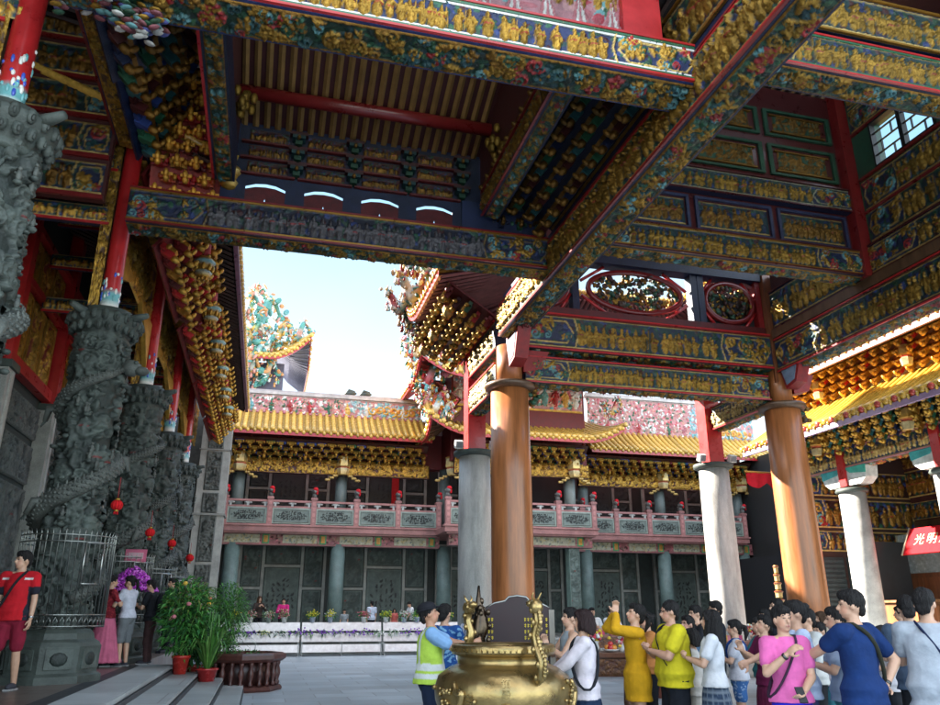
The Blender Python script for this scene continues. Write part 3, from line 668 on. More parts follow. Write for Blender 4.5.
person('woman in grey sleeveless top praying with joined hands behind the censer',3.52,8.85,0,86,1.61,('tank',(.24,.27,.29,0),.9),('skirt',(.05,.13,.12,0),.5),'ponytail',('pray','pray'),3,hpitch=-6,group=CW,female=True)
person('woman with dark bob in white cardigan and navy skirt reaching to the censer',3.10,7.45,0,72,1.58,('long',(.60,.54,.58,0),.84),('skirt',(.012,.025,.06,0),.50,(.012,.025,.06,0),.05),'bob',('lowreach','lowreach'),3,hpitch=-5,group=CW,female=True,hairc=(.022,.010,.010,0),extra=(('strap',1,DK),))
person('woman in mustard yellow jacket raising both hands to her forehead',4.17,8.5,0,80,1.655,('long',(.60,.31,.012,0),.66),('shorts',(.1,.1,.12,0),.35),'ponytail',('pray_high','pray_high'),3,hpitch=-16,group=CW,female=True)
person('stout man in yellow polo shirt with crew cut facing left',4.42,8.1,0,80,1.68,('loose',(.56,.47,.02,0),.82),('shorts',(.012,.014,.02,0),.9),'buzz',('hold','hold'),3,hpitch=2,build=1.22,group=CW,skin=(.5,.27,.18,0),extra=(('strap',1,DK),('glasses',),('watch',1,(.3,.3,.3,.8))))
person('man in grey blue tee standing behind the yellow polo man',5.30,9.3,0,100,1.52,('tee',(.08,.14,.22,0),.86),('pants',DK),'short',('hold','hold'),2,hpitch=-8,group=CR,skin=(.42,.22,.15,0))
person('small woman with fringe in pale grey top in front of plaid skirt',4.86,8.45,0,60,1.38,('tee',(.48,.45,.42,0),.84),('pants',(.45,.42,.38,0)),'bob',('hold','hold'),2,group=CR,female=True)
person('woman with long black hair, white tee and checked skirt facing left',4.66,7.7,0,62,1.58,('tee',(.62,.63,.66,0),.90),('skirt',(.03,.05,.09,0),.46,plaid,.04),'long',('hold','hold'),3,hpitch=-8,group=CR,female=True)
person('ponytailed woman in pale tee and denim shorts with green shoulder bag',5.95,9.25,0,62,1.47,('tee',(.55,.56,.62,0),.88),('shorts',(.05,.14,.36,0),.6,patch((.05,.14,.36,0),(.3,.42,.6,0),60,.5)),'ponytail',('hold','hold'),3,group=CR,female=True,extra=(('bag',(.22,.05,.88),(.16,.07,.14),(.01,.13,.08,0)),('strap',-1,(.01,.05,.2,0))))
person('man in black tee standing at the sunlit foot of the pale pillar',7.15,11.6,0,60,1.74,('tee',(.015,.018,.025,0)),('pants',DK),'short',('hold','hold'),2,group=CR)
person('woman in maroon top with bowed head and joined hands',5.75,8.35,0,75,1.53,('tee',(.12,.01,.05,0)),('skirt',(.1,.01,.04,0),.4),'fringe',('pray','pray'),2,hpitch=-14,group=CR,female=True)
person('man seen in profile behind the pink tee woman',7.80,10.9,0,80,1.77,('tee',(.03,.03,.04,0)),('pants',DK),'buzz',('down','down'),2,group=CR)
person('woman in bright pink tee and blue skirt holding a phone',4.40,6.1,0,168,1.61,('tee',(.66,.13,.36,0),.90),('skirt',(.015,.02,.50,0),.4),'short',('belly','chest'),3,group=CR,female=True,hyaw=8,extra=(('strap',-1,(.04,.02,.04,0)),('phone',-1),('watch',1,(.1,.1,.1,.5))))
person('dark haired woman in pale blue blouse behind the pink tee woman',4.95,6.65,0,70,1.66,('elbow',(.46,.54,.72,0),.84),('pants',(.05,.06,.15,0)),'bun',('hold','reach'),3,group=CR,female=True)
person('dark haired woman in patterned pale top between the queue and the navy tee man',6.8,8.7,0,100,1.44,('tee',(.4,.35,.38,0)),('pants',(.05,.2,.25,0)),'fringe',('hold','hold'),2,group=CR,female=True)
person('woman with long dark hair in pale top to the right of the navy tee man',7.1,8.0,0,85,1.41,('tee',(.5,.48,.5,0)),('pants',DK),'long',('hold','hold'),2,group=CR,female=True)
person('man in navy tee with hand on hip seen from behind',4.84,5.75,0,22,1.73,('tee',(.008,.028,.11,0),.84),('pants',(.03,.05,.10,0)),'short',('reach','hip'),3,hyaw=35,group=CR,build=1.08,extra=(('strap',-1,(.03,.03,.02,0)),('watch',1,(.1,.1,.1,.6))))
person('person in grey blue tee mostly hidden behind the navy tee man',5.2,6.4,0,60,1.60,('tee',(.30,.38,.52,0)),('pants',(.05,.2,.25,0)),'short',('hold','hold'),2,group=CR)
person('man in pale grey tee with dark cross strap at the right edge',5.5,5.65,0,-40,1.745,('loose',(.36,.39,.44,0),.80),('pants',(.05,.06,.08,0)),'short',('hold','down'),3,hyaw=-20,group=CR,build=1.08,extra=(('strap',-1,(.012,.02,.06,0)),))
person('man in dark grey shirt beyond the pale grey tee man',6.2,6.6,0,-30,1.71,('tee',(.06,.09,.14,0)),('pants',DK),'short',('hold','hold'),2,group=CR)
person('attendant in white shirt at the far offering table, left of two',8.78,20.4,0,180,1.71,('tee',(.7,.7,.7,0)),('pants',DK),'short',('hold','hold'),1,group='attendants at the far offering table')
person('attendant in white shirt with dark strap at the far offering table, right of two',9.30,20.3,0,190,1.71,('tee',(.7,.7,.7,0)),('pants',DK),'short',('hold','hold'),1,group='attendants at the far offering table',extra=(('strap',1,DK),))

person('man with glasses and white shirt deep in the queue behind the pale blouse woman',6.1,8.0,0,80,1.60,('tee',(.5,.5,.48,0)),('pants',DK),'buzz',('hold','hold'),2,group=CR,extra=(('glasses',),))
person('woman in teal top between the bag woman and the maroon top woman',6.55,9.6,0,70,1.50,('tee',(.05,.22,.24,0)),('pants',DK),'bun',('pray','pray'),2,group=CR,female=True)
person('tall visitor in black behind the checked skirt woman',6.2,10.6,0,90,1.66,('tee',(.02,.02,.025,0)),('pants',DK),'short',('hold','hold'),2,group=CR)
person('visitor in dark red shirt far back near the offering flowers',8.6,12.4,0,95,1.62,('tee',(.22,.03,.03,0)),('pants',DK),'short',('hold','hold'),2,group=CR)
person('woman with brown hair in cream top far back beside the orange brown column',9.6,12.2,0,85,1.58,('long',(.5,.42,.32,0)),('pants',DK),'bob',('hold','hold'),2,group=CR,female=True,hairc=(.06,.03,.015,0))
person('visitor in grey shirt standing beyond the navy tee man by the counter',10.2,11.0,0,40,1.66,('tee',(.2,.2,.22,0)),('pants',DK),'short',('hold','hold'),2,group=CR)
person('woman in orange top partly hidden behind the yellow polo man',5.2,10.2,0,85,1.56,('tee',(.5,.2,.06,0)),('pants',DK),'bun',('pray','pray'),2,group=CR,female=True)
person('visitor in white shirt among the back of the queue near the pale pillar',7.9,12.9,0,80,1.66,('tee',(.55,.55,.55,0)),('pants',DK),'short',('hold','hold'),2,group=CR)
# ------------------------------------------------------------------ the setting: courtyard, terrace, steps
OFF={}
_b=MB.build
def _build(s,name,mat,parent=None,loc=None):
    if parent is not None and loc is None and parent.name in OFF: loc=[-v for v in OFF[parent.name]]
    return _b(s,name,mat,parent,loc)
MB.build=_build
def place(name,label,cat,loc,group=None):   # a building: Empty at its base, children modelled in world coordinates
    o=thing(name,label,cat,loc,0,group); OFF[o.name]=loc; return o

def paving(name,base,scale,joint,rough):
    m,t,b=nt(name); L=t.links.new; tc=N(t,'ShaderNodeTexCoord')
    br=N(t,'ShaderNodeTexBrick',Scale=1.); L(tc.outputs['Object'],br.inputs['Vector'])
    br.inputs['Brick Width'].default_value=scale; br.inputs['Row Height'].default_value=scale*.6; br.inputs['Mortar Size'].default_value=.012
    br.inputs['Color1'].default_value=base+(1,); br.inputs['Color2'].default_value=tuple(x*.72 for x in base)+(1,); br.inputs['Mortar'].default_value=joint+(1,)
    n=N(t,'ShaderNodeTexNoise',Scale=.9,Detail=7.,Roughness=.7); L(tc.outputs['Object'],n.inputs['Vector'])
    mr=N(t,'ShaderNodeMapRange'); L(n.outputs['Fac'],mr.inputs['Value']); mr.inputs['From Min'].default_value=.3; mr.inputs['From Max'].default_value=.7
    mr.inputs['To Min'].default_value=.75; mr.inputs['To Max'].default_value=1.1
    mx=N(t,'ShaderNodeMix',data_type='RGBA',blend_type='MULTIPLY'); mx.inputs[0].default_value=1; L(br.outputs['Color'],mx.inputs[6]); L(mr.outputs[0],mx.inputs[7])
    L(mx.outputs[2],b.inputs['Base Color']); r2=N(t,'ShaderNodeMapRange'); L(n.outputs['Fac'],r2.inputs['Value'])
    r2.inputs['To Min'].default_value=rough-.2; r2.inputs['To Max'].default_value=rough+.15; L(r2.outputs[0],b.inputs['Roughness'])
    bp=N(t,'ShaderNodeBump',Strength=.15,Distance=.01); n2=N(t,'ShaderNodeTexNoise',Scale=60.); L(tc.outputs['Object'],n2.inputs['Vector']); L(n2.outputs['Fac'],bp.inputs['Height']); L(bp.outputs[0],b.inputs['Normal'])
    return m
M['court']=paving('grey_granite_paving',(.49,.55,.59),1.2,(.27,.29,.31),.42)
M['terrace']=paving('brown_stone_paving',(.17,.13,.11),.8,(.07,.06,.05),.4)
M['step']=paving('pale_granite_step',(.45,.48,.48),2.4,(.28,.28,.28),.5)
mb=MB(); mb.add([(-400,-400,0),(400,-400,0),(400,400,0),(-400,400,0)],[(0,1,2,3)],(1,1,1)); tag(mb.build('courtyard_ground','court'),kind='structure')
# terrace of the hall on the left: floor, then the flight of broad steps
mb=MB(); mb.bx(-30,-2.25,-10,33.5,.002,.6,(1,1,1)); tag(mb.build('terrace_floor','terrace'),kind='structure')
E0=[-1.62,-1.12,-.66,-.24]
prev=-2.25
for i,x in enumerate(E0):
    z=.6-.15*i; mb=MB(); mb.bx(prev if i else -2.25,x,-10,17.4+.3*i,.003,z,(1,1,1))
    mb.bx(x-.012,x+.03,-10,17.4+.3*i,z-.05,z-.004,(1,1,1))
    tag(mb.build('stone_step','step'),kind='structure'); prev=x
mb=MB(); mb.bx(-2.42,-2.2,-10,17.2,.55,.604,(.03,.03,.035)); tag(mb.build('dark_inlay_strip','granite'),kind='structure')
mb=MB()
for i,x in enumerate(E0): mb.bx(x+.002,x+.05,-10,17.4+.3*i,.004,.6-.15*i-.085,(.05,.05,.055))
tag(mb.build('dark_step_riser','granite'),kind='structure')  # dark riser faces, stopping below each tread edge
# plinth below the far hall
mb=MB(); mb.bx(-2.2,30,33.6,60,.002,.55,PALESTONE); mb.bx(-2.2,30,33.5,33.9,.5,.58,mul(PALESTONE,1.1)); tag(mb.build('far_terrace','granite'),kind='structure')
mb=MB(); mb.bx(18.9,60,4,33,.002,.75,PALESTONE); tag(mb.build('side_terrace','granite'),kind='structure')

# ------------------------------------------------------------------ left hall: dragon columns, carved wall, brackets and eave
LH=place('temple_hall','stone and gilt hall with carved dragon columns above the steps','temple hall',(-5.5,20,.6),'halls round the courtyard')
CX=-3.0; CY=[8.45,13.5,18.3,23.2,28.0]
def dragon_column(y,seed,res,R0=.37):
    CX=-3.0 if y>9 else -3.28
    zb,zt=1.25,(6.45 if y<9 else 6.02); H=zt-zb; W=2*math.pi*R0
    f=HF(W,H,res,DSTONE,seed); q=f.r
    for _ in range(int(620)):
        x,z=q.uniform(0,W),q.uniform(0,H); c=mul(STONE,q.uniform(.6,1.35)); t=q.random()
        if t<.5: f.scroll(x,z,.12*q.uniform(.5,1.4),.022,.09*q.uniform(.5,1),c,1.5,None,q.choice((-1,1)))
        elif t<.9: f.blob(x,z,.09*q.uniform(.5,1.3),.045*q.uniform(.5,1.2),.10*q.uniform(.5,1),c,q.uniform(0,3))
        else: f.figure(x,z,.42,.09,c)
    for z0 in (.7,1.9,3.2,4.4): f.rect(0,W,z0,z0+.05,.03,mul(STONE,.9))
    A=f.X/R0; rr=R0+f.H*(1.15); P=np.stack([CX+rr*np.cos(A),y+rr*np.sin(A),zb+f.Y],-1)
    mb=MB(); mb.grid(P,f.C,flip=False); o=mb.build('column',M['stone'],LH); o['label']='dragon column of grey green stone with a red upper post'
    # the dragon winding up the shaft, with its scales, legs and head
    mb=MB(); pts=[];rad=[];n=64; ph=seed*1.3
    for i in range(n):
        t=i/(n-1); a=ph+t*2*math.pi*2.15; r_=R0+.10+.05*math.sin(t*23); pts.append((CX+r_*math.cos(a),y+r_*math.sin(a),zb+.5+t*(H-1.0))); rad.append(.045+.095*math.sin(math.pi*min(1,.08+t*.95))**.6)
    cl=[mul(STONE2,q.uniform(.65,1.05)) for _ in pts]; mb.tube(pts,rad,cl,10)
    for i in range(2,(n-1)*2):
        t_=i/2; j=int(t_); fr_=t_-j; p=Vector(pts[j]).lerp(Vector(pts[min(j+1,n-1)]),fr_); rr=rad[j]; d=Vector((p.x-CX,p.y-y,0)).normalized()
        if i%2: mb.ell(p+d*rr*.55+Vector((0,0,rr*.95)),(rr*.14,rr*.14,rr*.42),mul(STONE2,q.uniform(.8,1.3)),5,3)
        for kk in range(5):
            b_=(kk-2+.5*(i%2))*.55; mb.ell(p+d*rr*.93*math.cos(b_)+Vector((0,0,rr*.93*math.sin(b_))),(rr*.26,rr*.26,rr*.2),mul(STONE2,q.uniform(.6,1.2)),5,3)
    for i in (14,24,38,50):
        p=Vector(pts[i]); d=Vector((p.x-CX,p.y-y,0)).normalized(); s_=d.cross(Vector((0,0,1)))
        k=p+d*.18+s_*.1; e=k+Vector((0,0,-.2))+d*.03+s_*.08
        mb.tube([p,k,e],[.08,.065,.04],STONE2,7)
        for g in (-1,0,1): mb.tube([e,e+s_*.05*g+d*.05+Vector((0,0,-.09))],[.025,.008],STONE,5)
    hp=Vector(pts[-1]); d=Vector((hp.x-CX,hp.y-y,0)).normalized()
    mb.ell(hp+d*.1,(.17,.17,.15),STONE2); mb.ell(hp+d*.28-Vector((0,0,.05)),(.13,.13,.08),STONE2,8,5)
    for sg in (-1,1):
        s_=d.cross(Vector((0,0,1)))*sg; mb.tube([hp+s_*.08,hp+s_*.16+Vector((0,0,.18)),hp+s_*.2-d*.1+Vector((0,0,.34))],[.035,.026,.01],STONE,5); mb.ell(hp+d*.2+s_*.09+Vector((0,0,.07)),.045,STONE,6,4)
    # figures and cloud clumps standing free of the shaft
    for _ in range(120):
        a=q.uniform(0,6.3); z=zb+q.uniform(.3,H-.2); r_=R0+q.uniform(.06,.13); p=Vector((CX+r_*math.cos(a),y+r_*math.sin(a),z)); k=q.uniform(.35,.9)
        mb.ell(p,(.08*k,.08*k,.05*k),mul(STONE,q.uniform(.7,1.2)),7,4)
        if q.random()<.35:
            mb.ell(p+Vector((0,0,.08)),(.035,.035,.075),STONE2,6,4); mb.ell(p+Vector((0,0,.165)),.026,STONE2,6,4); mb.tube([p+Vector((-.05,0,.12)),p+Vector((.04,.03,.08))],.014,STONE2,5)
    mb.build('carved_dragon',M['stone'],o)
    mb=MB(); mb.lathe([(.30,0),(R0+.04,.0),(R0+.07,.06),(R0+.02,.12),(R0+.1,.2),(R0+.2,.32),(R0+.22,.4),(R0+.12,.5),(R0+.05,.53),(R0+.05,.58),(.3,.6)],(CX,y,zt-.1),mul(STONE,.9),20)
    for i in range(40):
        a=i*2*math.pi/20+(.157 if i>19 else 0); zz=zt+(.12 if i<20 else .28); rr=R0+(.12 if i<20 else .19); mb.ell((CX+rr*math.cos(a),y+rr*math.sin(a),zz),(.062,.062,.10),mul(STONE,q.uniform(.7,1.2)),7,5); mb.ell((CX+(rr+.05)*math.cos(a),y+(rr+.05)*math.sin(a),zz-.03),(.025,.025,.05),mul(STONE,.6),5,4)
    for a in (-.5,2.2,4.2): mb.tube([(CX+R0*math.cos(a),y+R0*math.sin(a),zt+.3),(CX+(R0+.45)*math.cos(a),y+(R0+.45)*math.sin(a),zt+.36)],[.1,.05],STONE,7)
    mb.build('lotus_capital',M['stone'],o)
    mb=MB(); mb.lathe([(.3,0),(.74,0),(.74,.1),(.67,.14),(.69,.5),(.65,.56),(.58,.6),(.56,.68),(.5,.74),(.3,.76)],(CX,y,.6),STONE,8,False)
    for i in range(8):
        a=(i+.5)*math.pi/4; ca,sa=math.cos(a),math.sin(a); rt=Matrix.Rotation(a,3,'Z')
        mb.box((CX+.635*ca,y+.635*sa,.93),(.03,.36,.27),mul(STONE,1.25),rt); mb.ell((CX+.645*ca,y+.645*sa,.93),(.03,.13,.1),DSTONE,8,5,rt)
    mb.build('drum_base',M['stone'],o)
    # lacquered upper post with a painted blue and white cloud foot
    zt+=.5; mb=MB(); zs=np.linspace(zt,12.6,60); col=[]
    for z in zs:
        t=z-zt; col.append(WHITE if t<.18 else (CYAN if t<.32 else RED))
    mb.tube([(CX,y,z) for z in zs],.155,col,12)
    for k in range(46):
        a=q.uniform(0,6.3); z=zt+.22+abs(q.gauss(0,.3)); mb.ell((CX+.145*math.cos(a),y+.145*math.sin(a),z),(.026,.026,.04*q.uniform(.5,1.8)),q.choice([WHITE,CYAN,(.05,.1,.5,0),WHITE]),6,4)
    mb.build('upper_post',M['lacquer'],o)
    # gilded wing board between the post and the wall
    Nn=90; MM=12; f2=st_gilt(6.2,.5,.03,seed+9,BROWN,GOLD,1.3,.05); Pp=[];Cc=[]
    idx=np.linspace(0,f2.nx-1,f2.nx).astype(int); z=zt-.05+f2.X[0]; t=f2.X[0]/6.2
    xr=CX-.15-.01*t; wd=.16+.10*t+ .12*np.clip((t-.35)*3,0,1)+ .9*np.clip(t-.45,0,1)**1.3
    xx=xr[None,:]-wd[None,:]*(f2.Y/ .5); P=np.stack([xx,np.full_like(xx,y-.08)-f2.H,np.repeat(z[None,:],f2.ny,0)],-1)
    mb=MB(); mb.grid(P,f2.C); P2=P.copy(); P2[...,1]=y+.08; mb.grid(P2,np.tile(np.array(c4(BROWN)),(f2.ny,f2.nx,1)),flip=True)
    e=np.stack([P[-1],P2[-1]],0); mb.grid(e,np.tile(np.array(c4(GOLD)),(2,f2.nx,1)),flip=True)
    mb.build('wing_board',M['paint'],o)
    # cross beams from the post back to the wall
    for k,z in enumerate((8.2,9.3,10.4)):
        m=MB(); m.bx(-5.45,CX-.2,y-.1,y+.1,z,z+.32,NAVY); bo=m.build('tie_beam',M['paint'],o)
        fz=st_beam(2.2,.3,.03,seed*7+k,ends=0,fh=.7); panel(bo,'carved_panel',fz,(-5.43,y-.1,z+.01),(1,0,0),(0,0,1),(0,-1,0))
        m=MB(); m.bx(-5.45,CX-.2,y-.13,y-.1,z-.05,z,RED); m.build('edge_trim',M['lacquer'],bo)
    return o
for i,y in enumerate(CY): dragon_column(y,i+3,(.016,.024,.03,.035,.04)[i])
# back wall: pillars, stone reliefs, red rail and gilded panels above
mb=MB(); mb.bx(-6.0,-5.62,4,33.5,.6,12.5,DSTONE); lw=mb.build('wall',M['stone'],LH)
ys=[6.1,9.6,13.1,16.6,20.2,23.8,27.4,31.0]
for k,y in enumerate(ys):
    m=MB(); m.bx(-5.62,-5.28,y-.22,y+.22,.6,6.35,PALESTONE); m.bx(-5.66,-5.22,y-.28,y+.28,6.25,6.4,DSTONE); m.bx(-5.28,-5.25,y-.05,y+.05,.8,6.2,mul(PALESTONE,1.25)); p=m.build('pillar',M['granite'],LH)
    m=MB(); m.bx(-5.6,-5.3,y-.16,y+.16,6.4,11.5,RED); m.build('red_post',M['lacquer'],p)
    if k+1<len(ys):
        y1=ys[k+1]; w=y1-y-.5
        for (a,b) in ((.75,1.9),(2.0,4.3),(4.4,5.3),(5.45,6.2)):
            n_=2 if b-a>1 else 1
            for jj in range(n_):
                ww=w/n_-.1; panel(lw,'carved_relief',st_stone(ww,b-a,.035,k*10+int(a*3)+jj,DSTONE,STONE2,1.,.06),(-5.6,y1-.25-jj*w/n_-.02,a),(0,-1,0),(0,0,1),(1,0,0),'stone')
        for (za,zb_) in ((8.35,8.5),(9.6,9.75),(6.45,6.72)):
            m=MB(); m.bx(-5.6,-5.39,y+.17,y1-.17,za,zb_,RED); rl=m.build('red_rail',M['lacquer'],LH)
        for jj in range(3):
            ww=w/3-.12
            for (a,b) in ((6.78,8.3),(8.55,9.55)):
                panel(rl,'gilded_panel',st_gilt(ww,b-a,.035,k*31+jj+int(a),DRED,GOLD,1.1,.06),(-5.58,y1-.3-jj*w/3,a),(0,-1,0),(0,0,1),(1,0,0))
                m=MB()
                for (p0,p1,q0,q1) in ((0,.05,a,b),(ww-.05,ww,a,b),(0,ww,a,a+.05),(0,ww,b-.05,b)):
                    m.bx(-5.57,-5.5,y1-.3-jj*w/3-p1,y1-.3-jj*w/3-p0,q0,q1,GOLD2)
                m.build('panel_frame',M['paint'],rl)
# gilded brackets: one slope under the eave, one higher inside the pavilion roof
for k,(y0,n) in enumerate(((14.2,8),(18.9,9),(23.8,8),(28.4,7))):
    bracket_set(LH,'eave_bracket',(-2.5,y0,8.15),(0,1,0),(.55,0,.83),(.83,0,-.55),n,4,.52,.34,40+k,(RED,DRED,GOLD2,MAROON),GOLD,1.,sheet=DRED)
    panel(LH,'gilded_frieze',st_gilt(n*.52-.3,1.5,.03,90+k,MAROON,GOLD,1.3,.07),(-3.12,y0+n*.52-.2,7.9),(0,-1,0),(0,0,1),(1,0,0))
bracket_set(LH,'inner_bracket',(-2.8,13.75,9.4),(0,1,0),(.42,0,.9),(.9,0,-.42),11,8,.42,.34,61,(DRED,RED,MAROON,GOLD2),GOLD,1.05,sheet=DRED,label='gilded bracket slope lit warm beside the red post')
bracket_set(LH,'inner_bracket',(-2.8,8.7,9.4),(0,1,0),(.42,0,.9),(.9,0,-.42),10,8,.45,.36,62,(GREEN,TEAL,MAROON,BLUE),GOLD2,1.05,sheet=NAVY)
for k,y in enumerate((15.6,18.3,20.8,23.2,25.6,28.0)):
    m=MB(); x=-1.75; z=8.3
    m.tube([(x,y,z+.35),(x,y,z+1.)],.10,RED,10); 
    pr=[(a_*.68,b_*.7) for a_,b_ in [(.05,-.1),(.2,-.04),(.27,.1),(.2,.18),(.25,.3),(.34,.42),(.3,.52),(.2,.6),(.1,.62)]]; m.lathe(pr,(x,y,z),[GOLD,GOLD,(.3,.4,.35,.2),GOLD,GOLD2,CYAN,GOLD,GOLD,RED],8)
    for i in range(8):
        a=i*math.pi/4; m.ell((x+.18*math.cos(a),y+.18*math.sin(a),z+.17),(.04,.04,.09),GOLD,6,4); m.ell((x+.1*math.cos(a),y+.1*math.sin(a),z-.07),(.035,.035,.06),GOLD2,6,4)
    m.build('hanging_pendant',M['paint'],LH)
tiled_roof(LH,(-1.15,31.4,9.55),(-1.15,12.95,9.55),(-8,31.4,12.2),(-8,12.95,12.2),70,0,(0,0),fascia=(.2,.06,.12,0),under=(.05,.028,.022,0),sag=.05)
tiled_roof(LH,(-1.3,12.9,11.6),(-1.3,-6,11.6),(-8,12.9,13.0),(-8,-6,13.0),60,0,(0,0),sag=.05,under=(.03,.02,.02,0))
bracket_set(LH,'inner_bracket',(-2.62,13.35,8.7),(1,0,0),(0,-.3,.95),(0,-.95,-.3),4,8,.33,.29,65,(DRED,(.5,.08,.02,0),RED,GOLD2),(1.,.5,.07,.5),1.,sheet=(.35,.03,.02,0),label='gilded bracket cluster painted with a warm glow above the left end of the blue beam')  # brighter gold and red paint stands in for a warm glow
m=MB(); m.bx(-1.28,-1.12,13.2,13.4,8.7,11.0,RED); m.build('red_strip',M['lacquer'],LH)
m=MB(); m.lathe([(a_*.7,b_*.7) for a_,b_ in [(.05,-.1),(.2,-.04),(.27,.1),(.2,.18),(.25,.3),(.34,.42),(.3,.52),(.2,.6),(.1,.62),(.1,1.6)]],(-1.2,13.0,9.0),[GOLD,GOLD,PALEGOLD,GOLD,GOLD2,PALEGOLD,GOLD,GOLD,RED,RED],8); m.build('hanging_pendant',M['paint'],LH)
for y in CY[1:]:
    for g in ((1,) if y==CY[1] else (-1,1)):
        m=MB(); m.prism([(y+g*.2,6.9),(y+g*.2,8.0),(y+g*1.9,8.0),(y+g*1.5,7.75),(y+g*.9,7.55),(y+g*.5,7.2)][::g],'x',-3.12,-3.02,GOLD); m.build('arch_bracket',M['paint'],LH)
# square stone pier that ends the hall
PX0,PX1,PY=-2.9,-1.75,32.6
mb=MB(); mb.bx(PX0,PX1,PY,PY+1.0,.6,9.7,PALESTONE); pier=mb.build('corner_pier',M['granite'],LH)
for k,(a,b) in enumerate(((.8,1.9),(2.0,3.4),(3.5,5.3),(5.4,6.2),(6.3,7.9),(8.0,9.2))):
    panel(pier,'carved_relief',st_stone(.62,b-a,.035,300+k,DSTONE,STONE2,1.,.05),(PX0+.27,PY-.012,a),(1,0,0),(0,0,1),(0,-1,0),'stone')
m=MB(); m.bx(PX0-.05,PX1+.05,PY-.06,PY+1.05,7.95,8.0,mul(PALESTONE,.7)); m.bx(PX0-.06,PX1+.06,PY-.08,PY+1.08,5.3,5.38,mul(PALESTONE,.7)); m.build('string_course',M['granite'],pier)

# ------------------------------------------------------------------ the pavilion in front: beams, columns, roofs
PV=place('temple_pavilion','open pavilion of painted and gilt carved beams on tall columns','pavilion',(5.2,12.9,0))
MX=5.2
# longitudinal main beam, with a second tier
main=beam(PV,'y',2.5,16.05,MX,.56,7.72,8.5,11,.018,trim=(DRED,RED,GREEN),ends=.0,fh=.88,gap=.3,deep=.07,label='long carved beam running from the front to the orange column')
beam(PV,'y',2.5,12.6,MX,.42,8.75,9.7,12,.022,trim=(GOLD2,),ends=0,fh=.9,bottom=False,gap=.3)
# front cross beam and the pink figure frieze above it
t0=beam(PV,'x',-2.7,4.9,7.45,.62,8.02,8.62,13,.013,trim=(RED,GREEN,WHITE),body=BLUE,bg=BLUE,ends=.22,fh=.78,deep=.05,gap=.36,label='front cross beam with a row of gilded figures and green edge')
f=HF(3.9,.95,.016,(.5,.22,.25,0),77); q=f.r
f.mottle(0,3.9,0,.95,[PINK,WHITE,(.6,.3,.3,0),CYAN,GREEN,(.5,.05,.08,0)],120,.12,.03)
for k in range(9):
    for j in range(5): f.line([(.15+k*.45+.2*math.sin(j*.35-.7),.02),(.12+k*.45,.55)],.018,.05,WHITE if j%2 else PINK)
f.figures(.1,3.8,.4,.42,.06,mul(GOLD,1),.5); fz=MB(); fz.bx(.55,4.45,7.32,7.6,8.63,9.6,DRED); fo=fz.build('upper_frieze',M['paint'],PV); panel(fo,'carved_panel',f,(.55,7.318,8.65),(1,0,0),(0,0,1),(0,-1,0))
m=MB(); m.bx(3.95,4.5,7.2,7.75,8.64,10.6,RED); m.build('red_post',M['lacquer'],PV)
f=st_beam(3.4,.9,.016,79,bg=BLUE,ends=0,fh=.8); fz=MB(); fz.bx(-2.85,.5,7.34,7.6,8.63,9.6,DRED); fo=fz.build('upper_frieze',M['paint'],PV); panel(fo,'carved_panel',f,(-2.85,7.338,8.65),(1,0,0),(0,0,1),(0,-1,0))
# hanging gilt lantern pendants of the front
for (x,y,z) in ((5.0,8.6,9.35),(1.0,8.2,9.9)):
    m=MB(); m.lathe([(.03,0),(.14,.05),(.22,.2),(.16,.28),(.3,.36),(.33,.6),(.3,.8),(.36,.9),(.2,1.),(.1,1.3),(.08,1.9)],(x,y,z),[GOLD,GOLD,GOLD2,RED,GOLD,(.3,.35,.4,.2),GOLD,GOLD,GOLD2,RED,RED],8)
    for i in range(8):
        a=i*math.pi/4; m.ell((x+.3*math.cos(a),y+.3*math.sin(a),z+.55),(.07,.07,.16),GOLD,6,4); m.ell((x+.15*math.cos(a),y+.15*math.sin(a),z+.02),(.06,.06,.1),GOLD,6,4)
    m.build('hanging_pendant',M['paint'],PV)
# inner cross beam (the one the sky is seen below)
t1=beam(PV,'x',-2.78,4.9,12.9,.5,7.9,8.58,14,.018,trim=(DRED,GOLD2),body=NAVY,bg=NAVY,ends=.3,fh=.72,fig=(.16,.15,.16,.2),line=(.3,.2,.08,.4),label='inner cross beam painted dark blue with grey figures')
# frieze of bracket blocks above it: daylight comes through curved slots
for k in range(4):
    x=-.55+k*1.07; m=MB(); Y0,Y1=12.93,12.965
    m.bx(x-.535,x-.36,Y0,Y1,8.58,9.3,NAVY); m.bx(x+.36,x+.535,Y0,Y1,8.58,9.3,NAVY)
    for g in (-1,1):
        P=[(x+g*.36,8.58),(x+g*.06,8.58),(x+g*.03,8.70),(x,8.82),(x,9.06),(x+g*.18,9.045),(x+g*.36,8.985)]; m.prism(P if g>0 else P[::-1],'y',Y0+.004,Y1-.004,DRED)
    m.prism([(x-.36,9.05),(x-.18,9.12),(x,9.14),(x+.18,9.12),(x+.36,9.05),(x+.36,9.3),(x-.36,9.3)],'y',Y0+.004,Y1-.004,NAVY)
    m.build('slot_board',M['shadedpaint'],PV)
m=MB(); m.bx(3.2,4.95,12.86,12.965,8.585,9.3,NAVY); m.build('closing_board',M['plain'],PV)
m=MB(); m.bx(5.0,5.4,2.5,16,8.5,8.76,NAVY); m.build('filler_board',M['plain'],PV)
m=MB(); m.bx(5.2,12.8,16.4,16.5,10.44,13.7,MAROON); m.build('closing_board',M['plain'],PV)  # hidden board added to keep sun off the right-hand beams
bz=MB(); bz.bx(-1.1,3.75,12.95,13.1,9.3,10.35,mul(NAVY,.8)); fr=bz.build('bracket_frieze',M['paint'],PV)
